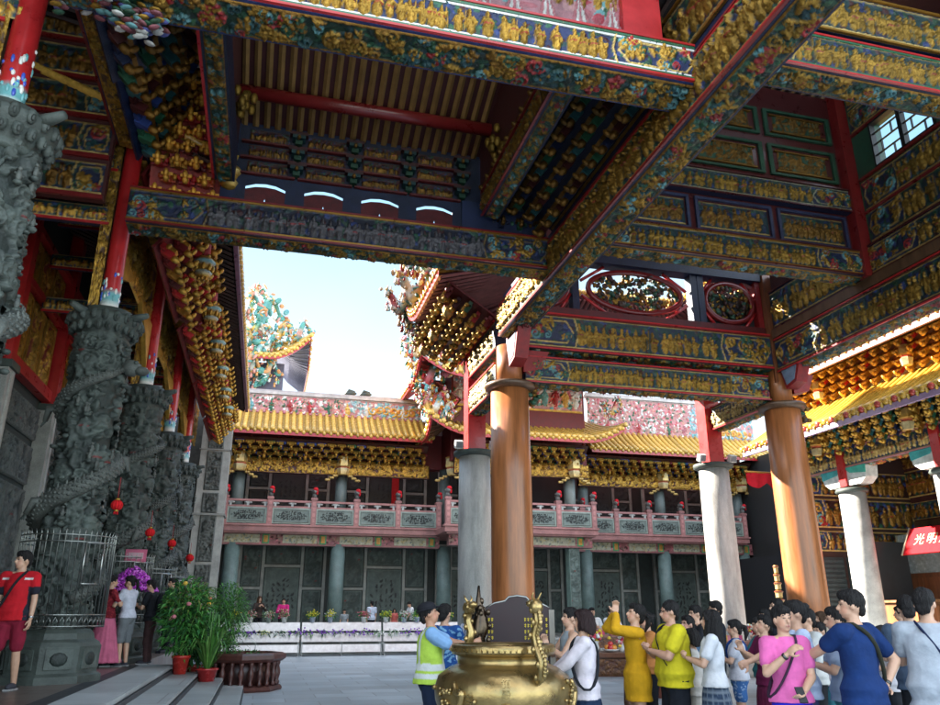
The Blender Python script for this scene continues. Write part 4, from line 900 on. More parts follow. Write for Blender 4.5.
for k in range(4):
    for j in range(3):
        x=-.55+k*1.07; z=9.32+j*.34
        f=st_beam(.74,.26,.02,500+k*3+j,bg=DRED,ends=0,fh=.6,fig=GOLD2,line=(.2,.1,.04,.3)); panel(fr,'carved_panel',f,(x-.37,12.93,z),(1,0,0),(0,0,1),(0,-1,0))
        m=MB(); m.box((x+.53,12.88,z+.05),(.13,.16,.09),mul(GREEN,.7)); m.box((x+.53,12.85,z+.15),(.24,.2,.07),mul(TEAL,.6)); m.box((x+.53,12.84,z+.235),(.34,.12,.06),MAROON); m.ell((x+.53,12.74,z+.12),(.04,.06,.05),mul(GOLD2,.7),6,4); m.box((x,12.9,z-.025),(1.02,.08,.035),DRED); m.build('bracket_block',M['paint'],fr)
# roof over that bay: purlins and yellow rafters
m=MB(); 
def rz_(y): return 10.25+(13.1-y)*.40
m.add([(-1.25,13.2,rz_(13.2)+.16),(3.9,13.2,rz_(13.2)+.16),(3.9,7.6,rz_(7.6)+.16),(-1.25,7.6,rz_(7.6)+.16),(-1.25,13.2,rz_(13.2)+.24),(3.9,13.2,rz_(13.2)+.24),(3.9,7.6,rz_(7.6)+.24),(-1.25,7.6,rz_(7.6)+.24)],[(0,1,2,3),(7,6,5,4),(0,4,5,1),(1,5,6,2),(2,6,7,3),(3,7,4,0)],MAROON)
ro=m.build('bay_ceiling',M['plain'],PV)
for i in range(24):
    x=-1.05+i*.205; m=MB(); m.tube([(x,13.15,rz_(13.15)+.1),(x,7.7,rz_(7.7)+.1)],.058,(.27,.15,.045,0),4,smooth=False); m.build('rafter',M['plain'],ro)
for y in (12.2,10.4,8.8):
    m=MB(); m.tube([(-1.25,y,rz_(y)-.06),(3.9,y,rz_(y)-.06)],.13,DRED,10); m.build('purlin',M['lacquer'],ro)
# longitudinal beams either side of that bay
beam(PV,'y',7.9,12.6,-1.25,.34,8.9,9.5,15,.025,trim=(RED,),ends=0,bottom=True)
rb=beam(PV,'y',7.9,12.6,3.72,.34,8.85,9.4,16,.025,trim=(DRED,),ends=0,bottom=True)
for (x,zz) in ((-1.25,9.5),(3.72,9.4)):
    m=MB(); m.bx(x-.12,x+.12,7.8,13.0,zz+.05,12.7,MAROON); m.build('side_board',M['plain'],PV)
for (x,y,z) in ((-1.0,11.5,9.8),(-1.0,9.2,9.8),(3.5,11.5,9.7),(3.5,9.2,9.7)):
    m=MB()
    for _ in range(16): m.ell((x+rnd.gauss(0,.1),y+rnd.gauss(0,.15),z+rnd.gauss(0,.15)),(.07,.07,.11),mul(GOLD,rnd.uniform(.5,1)),6,4)
    m.build('gilded_boss',M['paint'],PV)
# bracket slopes between those beams and the outer lines
bracket_set(PV,'bracket_slope',(5.0,7.7,8.75),(0,1,0),(-.8,0,.62),(-.62,0,-.8),12,5,.42,.34,63,(NAVY,GREEN,TEAL,MAROON),mul(GOLD2,.8),1.,sheet=NAVY)
bracket_set(PV,'bracket_slope',(-2.7,7.8,8.9),(0,1,0),(.75,0,.66),(.66,0,-.75),6,5,.42,.36,64,(NAVY,GREEN,TEAL,MAROON),mul(GOLD2,.8),1.,sheet=NAVY)
# boards closing the bay beside the frieze, gable boards, ceiling of the hall on the left
m=MB(); m.bx(3.75,4.95,12.97,13.1,8.58,10.9,NAVY); m.bx(-1.35,-1.05,12.97,13.1,8.58,10.9,NAVY); m.bx(-1.1,3.75,13.0,13.12,10.3,11.2,NAVY); bb=m.build('closing_board',M['plain'],PV)
bracket_set(PV,'bracket_block',(3.8,12.95,8.7),(1,0,0),(0,0,1),(0,-1,0),3,5,.38,.34,88,(NAVY,GREEN,TEAL,MAROON),mul(GOLD2,.6),.8,sheet=NAVY)
m=MB(); m.bx(-8,-3.25,12.96,13.1,8.4,13.0,MAROON); gb=m.build('gable_board',M['plain'],LH)
for j,z in enumerate((8.5,9.3,10.1,10.9,11.7)):
    panel(gb,'carved_panel',st_beam(2.3,.62,.025,140+j,ends=.2,fh=.75,fig=GOLD2),(-5.6,12.955,z),(1,0,0),(0,0,1),(0,-1,0),'shadedpaint')
    m=MB(); m.bx(-5.6,-3.27,12.9,12.96,z-.1,z-.02,DRED); m.build('edge_trim',M['lacquer'],gb)
# longitudinal beams of the dragon column row, with gilded soffits
for k,(y0,y1,xx) in enumerate(((8.7,13.3,-3.02),(13.7,18.1,-3.0),(18.5,23.0,-3.0),(23.4,27.8,-3.0))):
    b_=beam(LH,'y',y0,y1,xx,.44,9.75,10.5,120+k,.03,trim=(DRED,),ends=0,bottom=False,fig=GOLD2)
    panel(b_,'carved_soffit',st_gilt(y1-y0,.4,.02,130+k,BROWN,GOLD,1.2,.06),(xx-.2,y1,9.75),(0,-1,0),(1,0,0),(0,0,-1))
# great roof above (keeps the sky out): two slopes
tiled_roof(PV,(-3.2,5.6,11.6),(14.2,5.6,11.6),(-3.2,9.6,13.7),(14.2,9.6,13.7),56,.8,(1,1),under=(.03,.02,.02,0))
tiled_roof(PV,(13.6,16.9,13.6),(5.0,16.9,13.6),(13.6,9.7,14.2),(5.0,9.7,14.2),30,0,(0,0),under=(.03,.02,.02,0),sag=0)
m=MB(); m.bx(-3.3,5.2,9.7,13.25,12.9,13.1,MAROON); m.bx(5.0,12.9,2.5,9.7,12.6,12.8,MAROON); m.build('roof_board',M['plain'],PV)
# right bay: outer cross wall over the orange columns
beam(PV,'x',5.48,12.35,16.4,.5,7.55,8.5,21,.022,trim=(RED,DRED),label='beam between the two orange columns with gilded court figures')
beam(PV,'x',5.6,12.2,16.45,.42,6.72,7.38,22,.022,trim=(RED,),ends=.16)
m=MB(); m.bx(5.48,12.35,16.25,16.6,8.52,8.72,DRED); m.bx(5.48,12.35,16.2,16.6,10.05,10.45,NAVY)
for x in (7.0,10.35,10.55): m.bx(x-.09,x+.09,16.28,16.55,8.72,10.05,NAVY)
m.bx(5.48,5.62,16.28,16.55,8.72,10.05,RED); m.bx(12.2,12.35,16.28,16.55,8.72,10.05,RED); lat=m.build('lattice_frame',M['paint'],PV); m=MB(); m.bx(10.6,12.2,16.5,16.53,8.72,9.7,(.02,.03,.03,0)); m.build('added_sun_board',M['plain'],lat)  # dark board added behind the right oval to cut sun spots
for (cx,hw) in ((8.68,1.52),(11.4,.82),(6.3,.6)):
    m=MB(); pts=[(cx+hw*.86*math.cos(a),16.36,9.38+.55*math.sin(a)) for a in np.linspace(0,2*math.pi,33)]; m.tube(pts,.075,DRED,8,cap=False)
    for sx in (-1,1):
        for sz in (-1,1): m.tube([(cx+sx*hw*.98,16.4,9.38+sz*.2),(cx+sx*hw*.55,16.4,9.38+sz*.64)],.045,RED,6)
    lo=m.build('oval_window',M['lacquer'],lat)
    m=MB()
    for _ in range(int(150*hw)):
        a=rnd.uniform(0,6.3); rr=math.sqrt(rnd.random())*.95; p=(cx+hw*.84*rr*math.cos(a),16.38+rnd.gauss(0,.04),9.38+.52*rr*math.sin(a))
        m.ell(p,(rnd.uniform(.04,.11),.04,rnd.uniform(.03,.08)),rnd.choice([GOLD2,GREEN,BROWN,GREEN,GOLD,MAROON]),6,4,Matrix.Rotation(rnd.uniform(0,3),3,'Y'))
    m.build('openwork_carving',M['paint'],lo)
# inner cross wall higher up, at the line of the inner cross beam
beam(PV,'x',5.48,12.4,12.9,.5,8.62,9.25,23,.02,trim=(MAROON,GOLD2),ends=.24)
m=MB(); m.bx(5.48,12.4,12.8,13.05,9.27,13.4,MAROON); iw=m.build('panel_wall',M['lacquer'],PV)
for k,(x0,x1) in enumerate(((5.6,8.2),(8.35,10.25),(10.4,12.2))):
    f=st_beam(x1-x0-.2,.62,.02,600+k,bg=TEAL,ends=0,fh=.8,fig=GOLD2); panel(iw,'carved_panel',f,(x0+.1,12.795,9.4),(1,0,0),(0,0,1),(0,-1,0))
    m=MB()
    for (a,b,c,d) in ((x0,x1,9.3,9.36),(x0,x1,10.06,10.12),(x0,x0+.07,9.36,10.06),(x1-.07,x1,9.36,10.06)): m.bx(a,b,12.74,12.81,c,d,(.05,.06,.14,0))
    m.build('panel_frame',M['paint'],iw)
    for j,(z0,hh) in enumerate(((11.05,.8),(12.1,.7))):
        f=st_gilt(x1-x0-.5,hh*.6,.025,650+k*2+j,GREEN,GOLD2); panel(iw,'carved_panel',f,(x0+.25,12.795,z0+.12),(1,0,0),(0,0,1),(0,-1,0))
        m=MB()
        for (a,b,c,d) in ((x0,x1,z0-.06,z0),(x0,x1,z0+hh-.1,z0+hh-.04),(x0,x0+.1,z0,z0+hh-.1),(x1-.1,x1,z0,z0+hh-.1)): m.bx(a,b,12.74,12.81,c,d,GREEN)
        m.bx(x0+.18,x1-.18,12.75,12.81,z0+.05,z0+.09,GOLD2); m.bx(x0+.18,x1-.18,12.75,12.81,z0+hh*.72,z0+hh*.76,GOLD2); m.build('panel_frame',M['paint'],iw)
beam(PV,'x',5.48,12.4,12.85,.4,10.2,10.8,24,.02,trim=(MAROON,),ends=.28,bottom=False,line=(.55,.5,.3,.2))
beam(PV,'x',5.5,12.4,7.7,.5,8.95,9.6,28,.016,trim=(RED,GREEN),ends=.2)
beam(PV,'x',5.5,12.4,7.6,.3,9.7,10.5,29,.02,trim=(GOLD2,),ends=.2,bottom=False)
# right longitudinal wall
beam(PV,'y',3.0,16.1,12.7,.5,7.45,8.35,25,.022,trim=(RED,MAROON),label='right carved beam with crowded gilded figures under a brown rail')
m=MB(); m.bx(12.4,12.75,3,16.1,8.37,8.6,BROWN); m.build('brown_rail',M['dwood'],PV)
beam(PV,'y',3.0,12.6,12.7,.42,8.62,9.35,26,.022,trim=(MAROON,),ends=.2,bottom=False)
beam(PV,'y',12.9,16.1,12.7,.42,8.62,9.7,27,.022,trim=(MAROON,),ends=.0,bottom=False)
m=MB(); m.bx(12.58,12.85,3,12.6,9.36,11.0,GREEN); m.bx(12.58,12.85,3,10.35,11.0,13.5,GREEN); m.bx(12.58,12.85,11.95,12.6,11.0,13.5,GREEN); m.bx(12.58,12.85,10.35,11.95,12.15,13.5,GREEN); m.bx(12.58,12.85,12.9,16.1,9.72,10.2,MAROON); rw=m.build('clerestory_wall',M['paint'],PV)
for zz,hh,sd in ((9.42,.72,71),(10.2,.72,72),(12.25,.6,73),(12.9,.55,74)):
    panel(rw,'carved_panel',st_beam(9.4,hh,.025,sd,bg=TEAL,ends=.1,fh=.82,gap=.32),(12.575,12.5,zz),(0,-1,0),(0,0,1),(-1,0,0))
for zz in (10.16,11.0,12.2): m=MB(); m.bx(12.5,12.58,3,12.5,zz-.05,zz,DRED); m.build('edge_trim',M['lacquer'],rw)
panel(rw,'carved_panel',st_beam(7.2,1.05,.03,75,bg=GREEN,ends=.2,fh=.8),(12.575,10.25,11.05),(0,-1,0),(0,0,1),(-1,0,0))
m=MB()
for y in (10.35,11.12,11.18,11.95): m.bx(12.52,12.66,y-.022,y+.022,11.0,12.15,BLACK)
for z in (11.03,12.12): m.bx(12.52,12.66,10.35,11.95,z-.022,z+.022,BLACK)
for y0,y1 in ((10.35,11.12),(11.18,11.95)):
    for k in range(1,4): 
        z=11.03+k*.275; m.bx(12.55,12.6,y0,y1,z-.008,z+.008,BLACK)
        yy=y0+(y1-y0)*(.3 if k%2 else .7); m.bx(12.55,12.6,yy-.008,yy+.008,z-.275,z,BLACK)
m.build('clerestory_window',M['plain'],rw)
m=MB(); m.bx(12.3,12.62,12.55,12.82,8.6,13.5,DRED); m.build('red_post',M['lacquer'],PV)
m=MB(); m.bx(12.38,12.82,16.15,16.62,7.2,10.45,(.2,.07,.03,0)); m.build('upper_post',M['wood'],PV)
# columns
def round_column(x,y,r,zt,mat,col,label,z0=0.):
    mb=MB(); mb.tube([(x,y,z0+.35),(x,y,z0+zt*.3),(x,y,z0+zt*.7),(x,y,zt)],[r*1.0,r*1.02,r*1.,r*.96],col,32,cap=True)
    o=mb.build('column',M[mat],PV); o['label']=label
    mb=MB(); mb.lathe([(.2,0),(r+.28,0),(r+.3,.12),(r+.2,.2),(r+.26,.3),(r+.05,.38),(.2,.39)],(x,y,z0),PALESTONE,28); mb.build('column_base',M['granite'],o)
    return o
OR=(.38,.13,.042,0); GR=(.43,.41,.385,0)
for x,lb in ((5.25,'polished orange brown column behind the tablet'),(12.62,'polished orange brown column beside the pale stone pillar')):
    o=round_column(x,16.4,.46,6.5,'wood',OR,lb)
    m=MB(); m.lathe([(.3,0),(.5,0),(.58,.05),(.6,.1),(.58,.15),(.3,.17)],(x,16.4,6.5),BROWN,28); m.build('capital',M['dwood'],o)
    m=MB(); m.tube([(x,16.4,6.66),(x,16.4,7.6)],.30,mul(OR,.8),20); m.build('neck',M['wood'],o)
    m=MB(); s=1 # carved brackets below the beam ends
    m.prism([(x+.3,6.95),(x+.75,7.05),(x+.95,7.5),(x+.3,7.5)],'y',16.2,16.6,RED); m.prism([(15.9,6.95),(15.5,7.05),(15.2,7.7),(16.1,7.7)],'x',x-.16,x+.16,RED)
    m.prism([(15.85,7.05),(15.55,7.12),(15.35,7.62),(16.05,7.62)],'x',x-.175,x-.155,(.3,.4,.55,0)); m.build('carved_bracket',M['paint'],o)
    m=MB()
    for _ in range(26): m.ell((x+.35+rnd.uniform(0,.35),16.35+rnd.gauss(0,.1),6.75-rnd.random()*.55),(.09,.07,.06),rnd.choice([GOLD2,GREEN,BROWN]),6,4)
    m.build('carved_bracket',M['paint'],o)
for x,lb in ((5.2,'grey granite pillar with a red square post on top'),(12.35,'pale granite pillar with sunlit edge and red post on top')):
    o=round_column(x,19.4,.43,5.5,'pillar',GR,lb)
    m=MB(); m.lathe([(.3,0),(.47,0),(.56,.05),(.56,.14),(.3,.16)],(x,19.4,5.5),mul(STONE,.8),28); m.build('capital',M['stone'],o)
    m=MB(); m.bx(x-.24,x+.24,19.16,19.64,5.66,9.3,RED); m.build('red_post',M['lacquer'],o)
    for (dx,dy) in ((-.5,-.15),(.42,-.25)):
        m=MB(); m.box((x+dx,19.3+dy,5.78),(.2,.16,.2),WHITE,Matrix.Rotation(.4,3,'X')); m.box((x+dx,19.3+dy-.09,5.75),(.16,.02,.15),(.2,.2,.22,0),Matrix.Rotation(.4,3,'X')); m.tube([(x+dx,19.35+dy,5.62),(x+dx,19.35+dy,5.72)],.03,STONE,6); m.build('floodlight',M['plain'],o)
# beams of the porch behind
for x in (5.2,12.5):
    beam(PV,'y',16.7,19.1,x,.4,6.6,7.3,31+int(x),.022,trim=(RED,),ends=0,fig=PALEGOLD,body=(.2,.15,.12,0),bg=(.12,.12,.12,0))
    beam(PV,'y',16.7,19.1,x,.4,7.6,8.4,33+int(x),.022,trim=(RED,),ends=0,fig=PALEGOLD,bg=(.12,.12,.12,0))
beam(PV,'x',5.5,12.1,19.4,.42,7.7,8.6,36,.03,trim=(RED,),bottom=False)
for (x0,sg) in ((5.0,-1),(12.75,1)):
    bracket_set(PV,'eave_bracket',(x0,16.6,8.35),(0,1,0),(sg*.80,0,.55),(sg*.55,0,-.8),9,5,.42,.30,66+sg,(DRED,RED,GREEN,MAROON),GOLD,1.,sheet=DRED)
    rf,S=tiled_roof(PV,(5.2+sg*1.7 if sg<0 else 14.4,20.9,9.5),(3.5 if sg<0 else 14.4,16.4,9.5),(6.4 if sg<0 else 11.4,19.4,10.5),(6.4 if sg<0 else 11.4,16.4,10.5),16,.75,(1,0),sag=.1,under=(.16,.06,.06,0),ends=PINK,liftlen=.4) if sg<0 else tiled_roof(PV,(14.4,16.4,9.5),(14.4,20.9,9.5),(11.4,16.4,10.5),(11.4,19.4,10.5),16,.75,(0,1),sag=.1,under=(.16,.06,.06,0),ends=PINK,liftlen=.4)
tiled_roof(PV,(14.4,20.9,9.5),(3.5,20.9,9.5),(11.4,19.0,10.5),(6.4,19.0,10.5),34,.75,(1,1),sag=.1,under=(.16,.06,.06,0))
for k,(x,y,z,s) in enumerate(((3.75,20.3,10.1,1.2),(4.3,19.4,10.3,1.3),(3.9,18.4,10.0,1.2),(3.7,17.2,9.8,1.1),(3.35,20.8,9.9,.9),(3.9,20.9,9.3,1.1),(4.3,20.6,8.6,1.0),(4.6,20.3,9.6,1.2),(3.6,19.6,10.6,1.1))): ornament(PV,'roof_dragon',(x,y,z),s,700+k,[WHITE,YTILE,PINK,(.7,.5,.3,0),GREEN,WHITE,RED,CYAN],n=80,tall=1.2)
for k,(y,z) in enumerate(((17.3,8.6),(19.0,8.55),(20.4,8.6))):
    x=3.95; m=MB(); m.lathe([(.04,0),(.13,.05),(.15,.2),(.1,.3),(.16,.36),(.1,.5),(.08,.9)],(x,y,z),[GOLD,PALEGOLD,PALEGOLD,RED,GOLD,GOLD,RED],8); m.build('hanging_pendant',M['paint'],PV)
# the dragon-headed bracket at the front left post
m=MB(); q=random.Random(5)
for i in range(260):
    t=q.random(); p=(-2.75+1.15*t,7.55+q.gauss(0,.13),8.0+.16*math.sin(t*6)+q.gauss(0,.1)); m.ell(p,(.07,.045,.022),q.choice([WHITE,(.1,.12,.4,0),CYAN,(.3,.08,.1,0),GREEN,GOLD]),7,4,Matrix.Rotation(q.uniform(-.5,.5),3,'Y'))
m.tube([(-2.75,7.3,7.85),(-2.5,7.2,7.82),(-2.1,7.2,7.95),(-1.6,7.2,7.88)],[.12,.07,.045,.02],GOLD,8); m.ell((-2.72,7.25,7.85),(.16,.12,.12),GOLD)
for i in range(14): m.tube([(-2.5+.06*i,7.35,8.02+.01*i),(-2.42+.07*i,7.3,8.2+.01*i)],[.03,.01],GOLD,5)
m.build('dragon_bracket',M['paint'],PV)

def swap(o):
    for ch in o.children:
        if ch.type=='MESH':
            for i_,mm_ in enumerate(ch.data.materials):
                if mm_==M['paint']: ch.data.materials[i_]=M['shadedpaint']
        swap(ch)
bpy.context.view_layer.update(); swap(PV)  # pavilion takes the paint copy darkened for canopy shade
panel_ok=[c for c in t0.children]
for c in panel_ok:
    if c.name.startswith('carved_panel'): c.data.materials[0]=M['paint']  # front beam faces keep the undarkened paint
# red rails split
# ------------------------------------------------------------------ the two-storey hall across the courtyard
FH=place('temple_hall','two storey stone hall with pink balcony and golden tiled eaves across the courtyard','temple hall',(11,38,.55),'halls round the courtyard')
GS=(.12,.19,.165,0); GSL=(.21,.29,.255,0)
# walls with door and screen panels
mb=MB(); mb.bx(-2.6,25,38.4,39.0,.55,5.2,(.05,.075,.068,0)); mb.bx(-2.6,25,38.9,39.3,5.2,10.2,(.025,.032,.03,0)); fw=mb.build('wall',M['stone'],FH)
mb=MB(); mb.bx(-16,-2.95,33.7,39.5,0,11.4,mul(PALESTONE,.6)); mb.build('unseen_sun_blocker',M['stone'],FH)  # unseen block added to keep sun off the facade and paving
def screen(xc,y,z0,w,h,par,seed,col=GS,fg=None,lattice=True,two=False):
    """framed stone screen: tall pierced centre, narrow relief panels each side"""
    fg=fg or GSL; m=MB(); fr=mul((.21,.22,.20,0),1.)
    cw=w*.46; xs=[xc-w/2,xc-cw/2,xc+cw/2,xc+w/2]
    for x in xs: m.bx(x-.07,x+.07,y-.1,y+.05,z0,z0+h,fr)
    for (a,b,zs) in ((xs[0],xs[1],(0,.5,1)),(xs[1],xs[2],(0,.74,1)),(xs[2],xs[3],(0,.5,1))):
        for t in zs: m.bx(a,b,y-.08,y+.05,z0+h*t-.06,z0+h*t+.06,fr)
    o=m.build('stone_screen',M['granite'],par)
    for (a,b,t0,t1,kind) in ((xs[0],xs[1],0,.5,0),(xs[0],xs[1],.5,1,0),(xs[1],xs[2],.74,1,0),(xs[1],xs[2],0,.74,1),(xs[2],xs[3],0,.5,0),(xs[2],xs[3],.5,1,0)):
        w_=b-a-.2; h_=h*(t1-t0)-.18
        if kind==0: f=st_stone(w_,h_,.05,seed+int(t0*7)+int(a*3),mul(col,.6),mul(fg,.75),.6,.03)
        else:
            f=HF(w_,h_,.04,mul(fg,.8),seed); q=f.r; f.frame(0,w_,0,h_,.05,.03,fg)
            for gx in range(6):
                for gz in range(11):
                    ux=(gx+.5)/6*2-1; uz=(gz+.5)/11*2-1
                    if ux*ux*1.25+uz*uz*1.15>.95 or q.random()<.1: continue
                    f.blob(w_/2+ux*w_*.42+q.gauss(0,.02),h_/2+uz*h_*.44+q.gauss(0,.03),.045*q.uniform(.6,1.3),.10*q.uniform(.6,1.3),.012,(.008,.012,.012,0),q.choice([0,0,.4,-.4,.8,-.8]))
        panel(o,'relief_panel',f,(a+.1,y-.05,z0+h*t0+.09),(1,0,0),(0,0,1),(0,-1,0),'stone')
for k,(xc,w) in enumerate(((.85,3.9),(5.7,4.1),(17.4,3.6),(21.9,3.4))): screen(xc,38.35,.6,w,4.2,FH,800+k*20)
for k,xc in enumerate((9.6,13.6)): screen(xc,38.35,.6,2.6,4.2,FH,900+k*20)
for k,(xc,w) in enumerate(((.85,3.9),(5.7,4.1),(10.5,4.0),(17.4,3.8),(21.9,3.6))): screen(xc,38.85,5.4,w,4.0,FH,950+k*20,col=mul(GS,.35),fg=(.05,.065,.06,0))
m=MB(); m.bx(6.0,6.35,38.7,38.95,5.4,8.6,RED); m.build('red_banner_cloth',M['cloth'],FH)
# columns of both storeys
for (x,y) in ((-1.45,36.7),(3.25,36.7),(8.3,36.7),(15.6,36.7),(19.95,36.7),(24.6,36.7)):
    m=MB(); m.tube([(x,y,.55),(x,y,4.6)],.34,(.13,.19,.18,0),20); m.lathe([(.3,0),(.5,0),(.52,.15),(.4,.25),(.46,.4),(.3,.42)],(x,y,.55),GSL,16); o=m.build('column',M['granite'],FH)
    m=MB(); m.tube([(x,y,5.3),(x,y,8.3)],.27,(.12,.15,.14,0),18); m.build('upper_column',M['granite'],o)
for x in (9.0,14.1):
    m=MB(); m.bx(x-.26,x+.26,34.5,35.0,.55,4.6,(.2,.29,.25,0)); o=m.build('column',M['granite'],FH); o['label']='square column of the porch with carved pale faces'
    panel(o,'carved_relief',st_stone(.5,3.8,.04,1000+int(x),(.15,.22,.19,0),(.3,.4,.35,0),.8,.03),(x-.25,34.49,.7),(1,0,0),(0,0,1),(0,-1,0),'stone')
    m=MB(); m.tube([(x,34.75,5.3),(x,34.75,8.4)],.27,(.2,.23,.21,0),18); m.build('upper_column',M['granite'],o)
# painted beams below the balcony
for (x0,x1,y) in ((-2.2,8.0,36.4),(8.0,15.0,34.4),(15.0,25,36.4)):
    f=HF(x1-x0,.52,.03,(.3,.11,.11,0),int(x0*5+70)); q=f.r; n=int((x1-x0)/2.4)
    f.mottle(0,x1-x0,.08,.44,[PINK,MAROON,(.3,.1,.12,0),(.3,.2,.15,0)],int(30*(x1-x0)),.07,.02)
    for k in range(n):
        a=(k+.15)*(x1-x0)/n; b=(k+.75)*(x1-x0)/n; f.rect(a,b,.07,.45,.012,(.42,.42,.3,0),True); f.mottle(a+.1,b-.1,.12,.4,[(.25,.25,.12,0),(.5,.42,.2,0),STONE],60,.08,.02)
        f.rect(b+.1,b+.42,.05,.47,.02,(.04,.3,.12,0),True); f.rect(b+.17,b+.35,.12,.4,.03,(.6,.3,.05,0),True)
    m=MB(); m.bx(x0,x1,y,y+.4,4.5,5.05,(.2,.1,.1,0)); o=m.build('painted_beam',M['paint'],FH); panel(o,'carved_panel',f,(x0,y-.004,4.52),(1,0,0),(0,0,1),(0,-1,0))
# balcony: slab, posts with lions, carved panels and handrail
def balcony(x0,x1,y,nb,first=True):
    m=MB(); m.bx(x0-.15,x1+.15,y-.12,38.9,5.06,5.3,PINKSTONE); m.bx(x0-.2,x1+.2,y-.18,y+.2,5.3,5.38,mul(PINKSTONE,1.15)); m.bx(x0-.05,x1+.05,y-.05,y+.3,4.98,5.06,mul(PINKSTONE,.8)); m.build('balcony_slab',M['granite'],FH)
    for i in range(nb+1):
        x=x0+(x1-x0)*i/nb
        if i==0 and not first: continue
        m=MB(); m.bx(x-.12,x+.12,y-.12,y+.12,5.38,6.62,mul(PINKSTONE,1.1)); m.bx(x-.15,x+.15,y-.15,y+.15,6.5,6.6,PINKSTONE)
        for z in (5.5,5.75,6.,6.25): m.bx(x-.06,x+.06,y-.135,y-.12,z,z+.16,mul(PINKSTONE,1.5))
        o=m.build('railing_post',M['granite'],FH); m=MB()
        m.ell((x,y,6.72),(.11,.15,.14),(.4,.38,.35,0)); m.ell((x,y-.1,6.92),(.13,.13,.13),(.42,.4,.38,0)); m.ell((x,y-.21,6.88),(.07,.07,.06),(.5,.47,.42,0),6,4)
        for a in range(7): m.ell((x+.12*math.cos(a),y-.03+.08*math.sin(a*2),6.9+.1*math.sin(a)),.05,(.36,.34,.3,0),5,3)
        m.build('stone_lion',M['stone'],o)
        m=MB(); m.ell((x+.03,y-.16,7.0),(.12,.09,.09),(.6,.02,.03,0)); m.ell((x+.1,y-.14,6.86),(.06,.05,.12),(.6,.02,.03,0),6,4); m.build('red_ribbon',M['cloth'],o)
        if i<nb:
            w=(x1-x0)/nb-.24; f=HF(w-.14,.6,.03,(.42,.52,.46,0),int(x*9)+500); q=f.r
            for gx in range(15):
                for gz in range(5):
                    ux=(gx+.5)/15*2-1; uz=(gz+.5)/5*2-1
                    if ux*ux+uz*uz*.8>.92: continue
                    f.blob(w/2-.07+ux*w*.40+q.gauss(0,.012),.3+uz*.20+q.gauss(0,.012),.05*q.uniform(.6,1.15),.038*q.uniform(.6,1.15),.010,(.02,.03,.028,0),q.uniform(0,3))
            f.frame(0.03,w-.17,.03,.57,.025,.03,(.38,.46,.4,0))
            m=MB(); m.bx(x+.12,x+.12+w,y-.05,y+.05,5.42,6.12,(.3,.37,.32,0)); pa=m.build('railing_panel',M['granite'],FH); panel(pa,'carved_relief',f,(x+.19,y-.056,5.47),(1,0,0),(0,0,1),(0,-1,0),'stone')
            m=MB(); m.bx(x+.12,x+.12+w,y-.07,y+.07,6.38,6.47,mul(PINKSTONE,1.2)); m.bx(x+.12,x+.12+w,y-.05,y+.05,6.12,6.18,mul(PINKSTONE,1.1))
            m.build('handrail',M['granite'],pa)
            m=MB(); m.bx(x+.12,x+.12+w,y-.03,y+.03,6.185,6.21,PINKSTONE)
            for t in (.06,.5,.94):
                xx=x+.12+w*t; m.box((xx,y,6.28),(.1,.08,.2),(.42,.44,.42,0)); m.ell((xx-.09,y,6.33),(.1,.05,.05),(.45,.46,.44,0),6,4); m.ell((xx+.09,y,6.33),(.1,.05,.05),(.45,.46,.44,0),6,4)
            m.build('cloud_support',M['granite'],pa)
balcony(-1.9,7.85,36.0,5); balcony(7.85,14.95,34.0,4); balcony(15.2,24.4,36.0,5)
# gilt bracket bands and hanging pendants of the eaves
def eave_band(x0,x1,y,nc,seed,dy=.8):
    bracket_set(FH,'eave_bracket',(x0,y+.35,8.35),(1,0,0),(0,-.8,.6),(0,-.55,-.8),int((x1-x0)/.46),4,.46,.33,seed,(GOLD2,DRED,GREEN,BLUE),GOLD,1.05,sheet=(.08,.03,.02,0))
    m=MB(); m.bx(x0,x1,y+.1,y+.35,7.75,8.4,MAROON); o=m.build('gilded_frieze',M['paint'],FH)
    panel(o,'carved_panel',st_gilt(x1-x0,.62,.03,seed+1,MAROON,GOLD,1.4,.07),(x0,y+.098,7.77),(1,0,0),(0,0,1),(0,-1,0))
    n=int((x1-x0)/.62)
    for i in range(n):
        x=x0+(i+.5)*(x1-x0)/n; zz=8.45+.12*math.sin(i*2.2); yy=y-.15
        m=MB(); m.lathe([(.02,0),(.07,.03),(.1,.16),(.06,.24),(.1,.32),(.06,.42),(.045,.9)],(x,yy,zz),[GOLD,GOLD,GOLD,RED,GOLD,GOLD2,RED],7); m.build('hanging_pendant',M['paint'],FH)
eave_band(-2.0,7.4,36.1,2,1100); eave_band(8.2,14.9,34.1,2,1110); eave_band(15.2,25,36.1,2,1120)
for (x,y) in ((-1.45,36.3),(3.25,36.3),(8.3,35.2),(9.0,34.2),(14.1,34.2),(19.95,36.3),(24.6,36.3)):
    m=MB(); m.lathe([(.05,0),(.24,.02),(.3,.3),(.26,.34),(.34,.42),(.3,.8),(.36,.86),(.2,.95),(.16,1.4)],(x,y-.15,7.75),[PALEGOLD,PALEGOLD,(.7,.6,.35,.3),RED,PALEGOLD,(.6,.5,.25,.4),GOLD,RED,GOLD],6,False)
    for sg in (-1,1):
        for k in range(6): m.ell((x+sg*(.3+.09*k),y-.1,7.72-.05*k+.05*(k%2)),(.1,.07,.07),mul(PALEGOLD,rnd.uniform(.6,1)),6,4)
    m.build('lantern_bracket',M['paint'],FH)
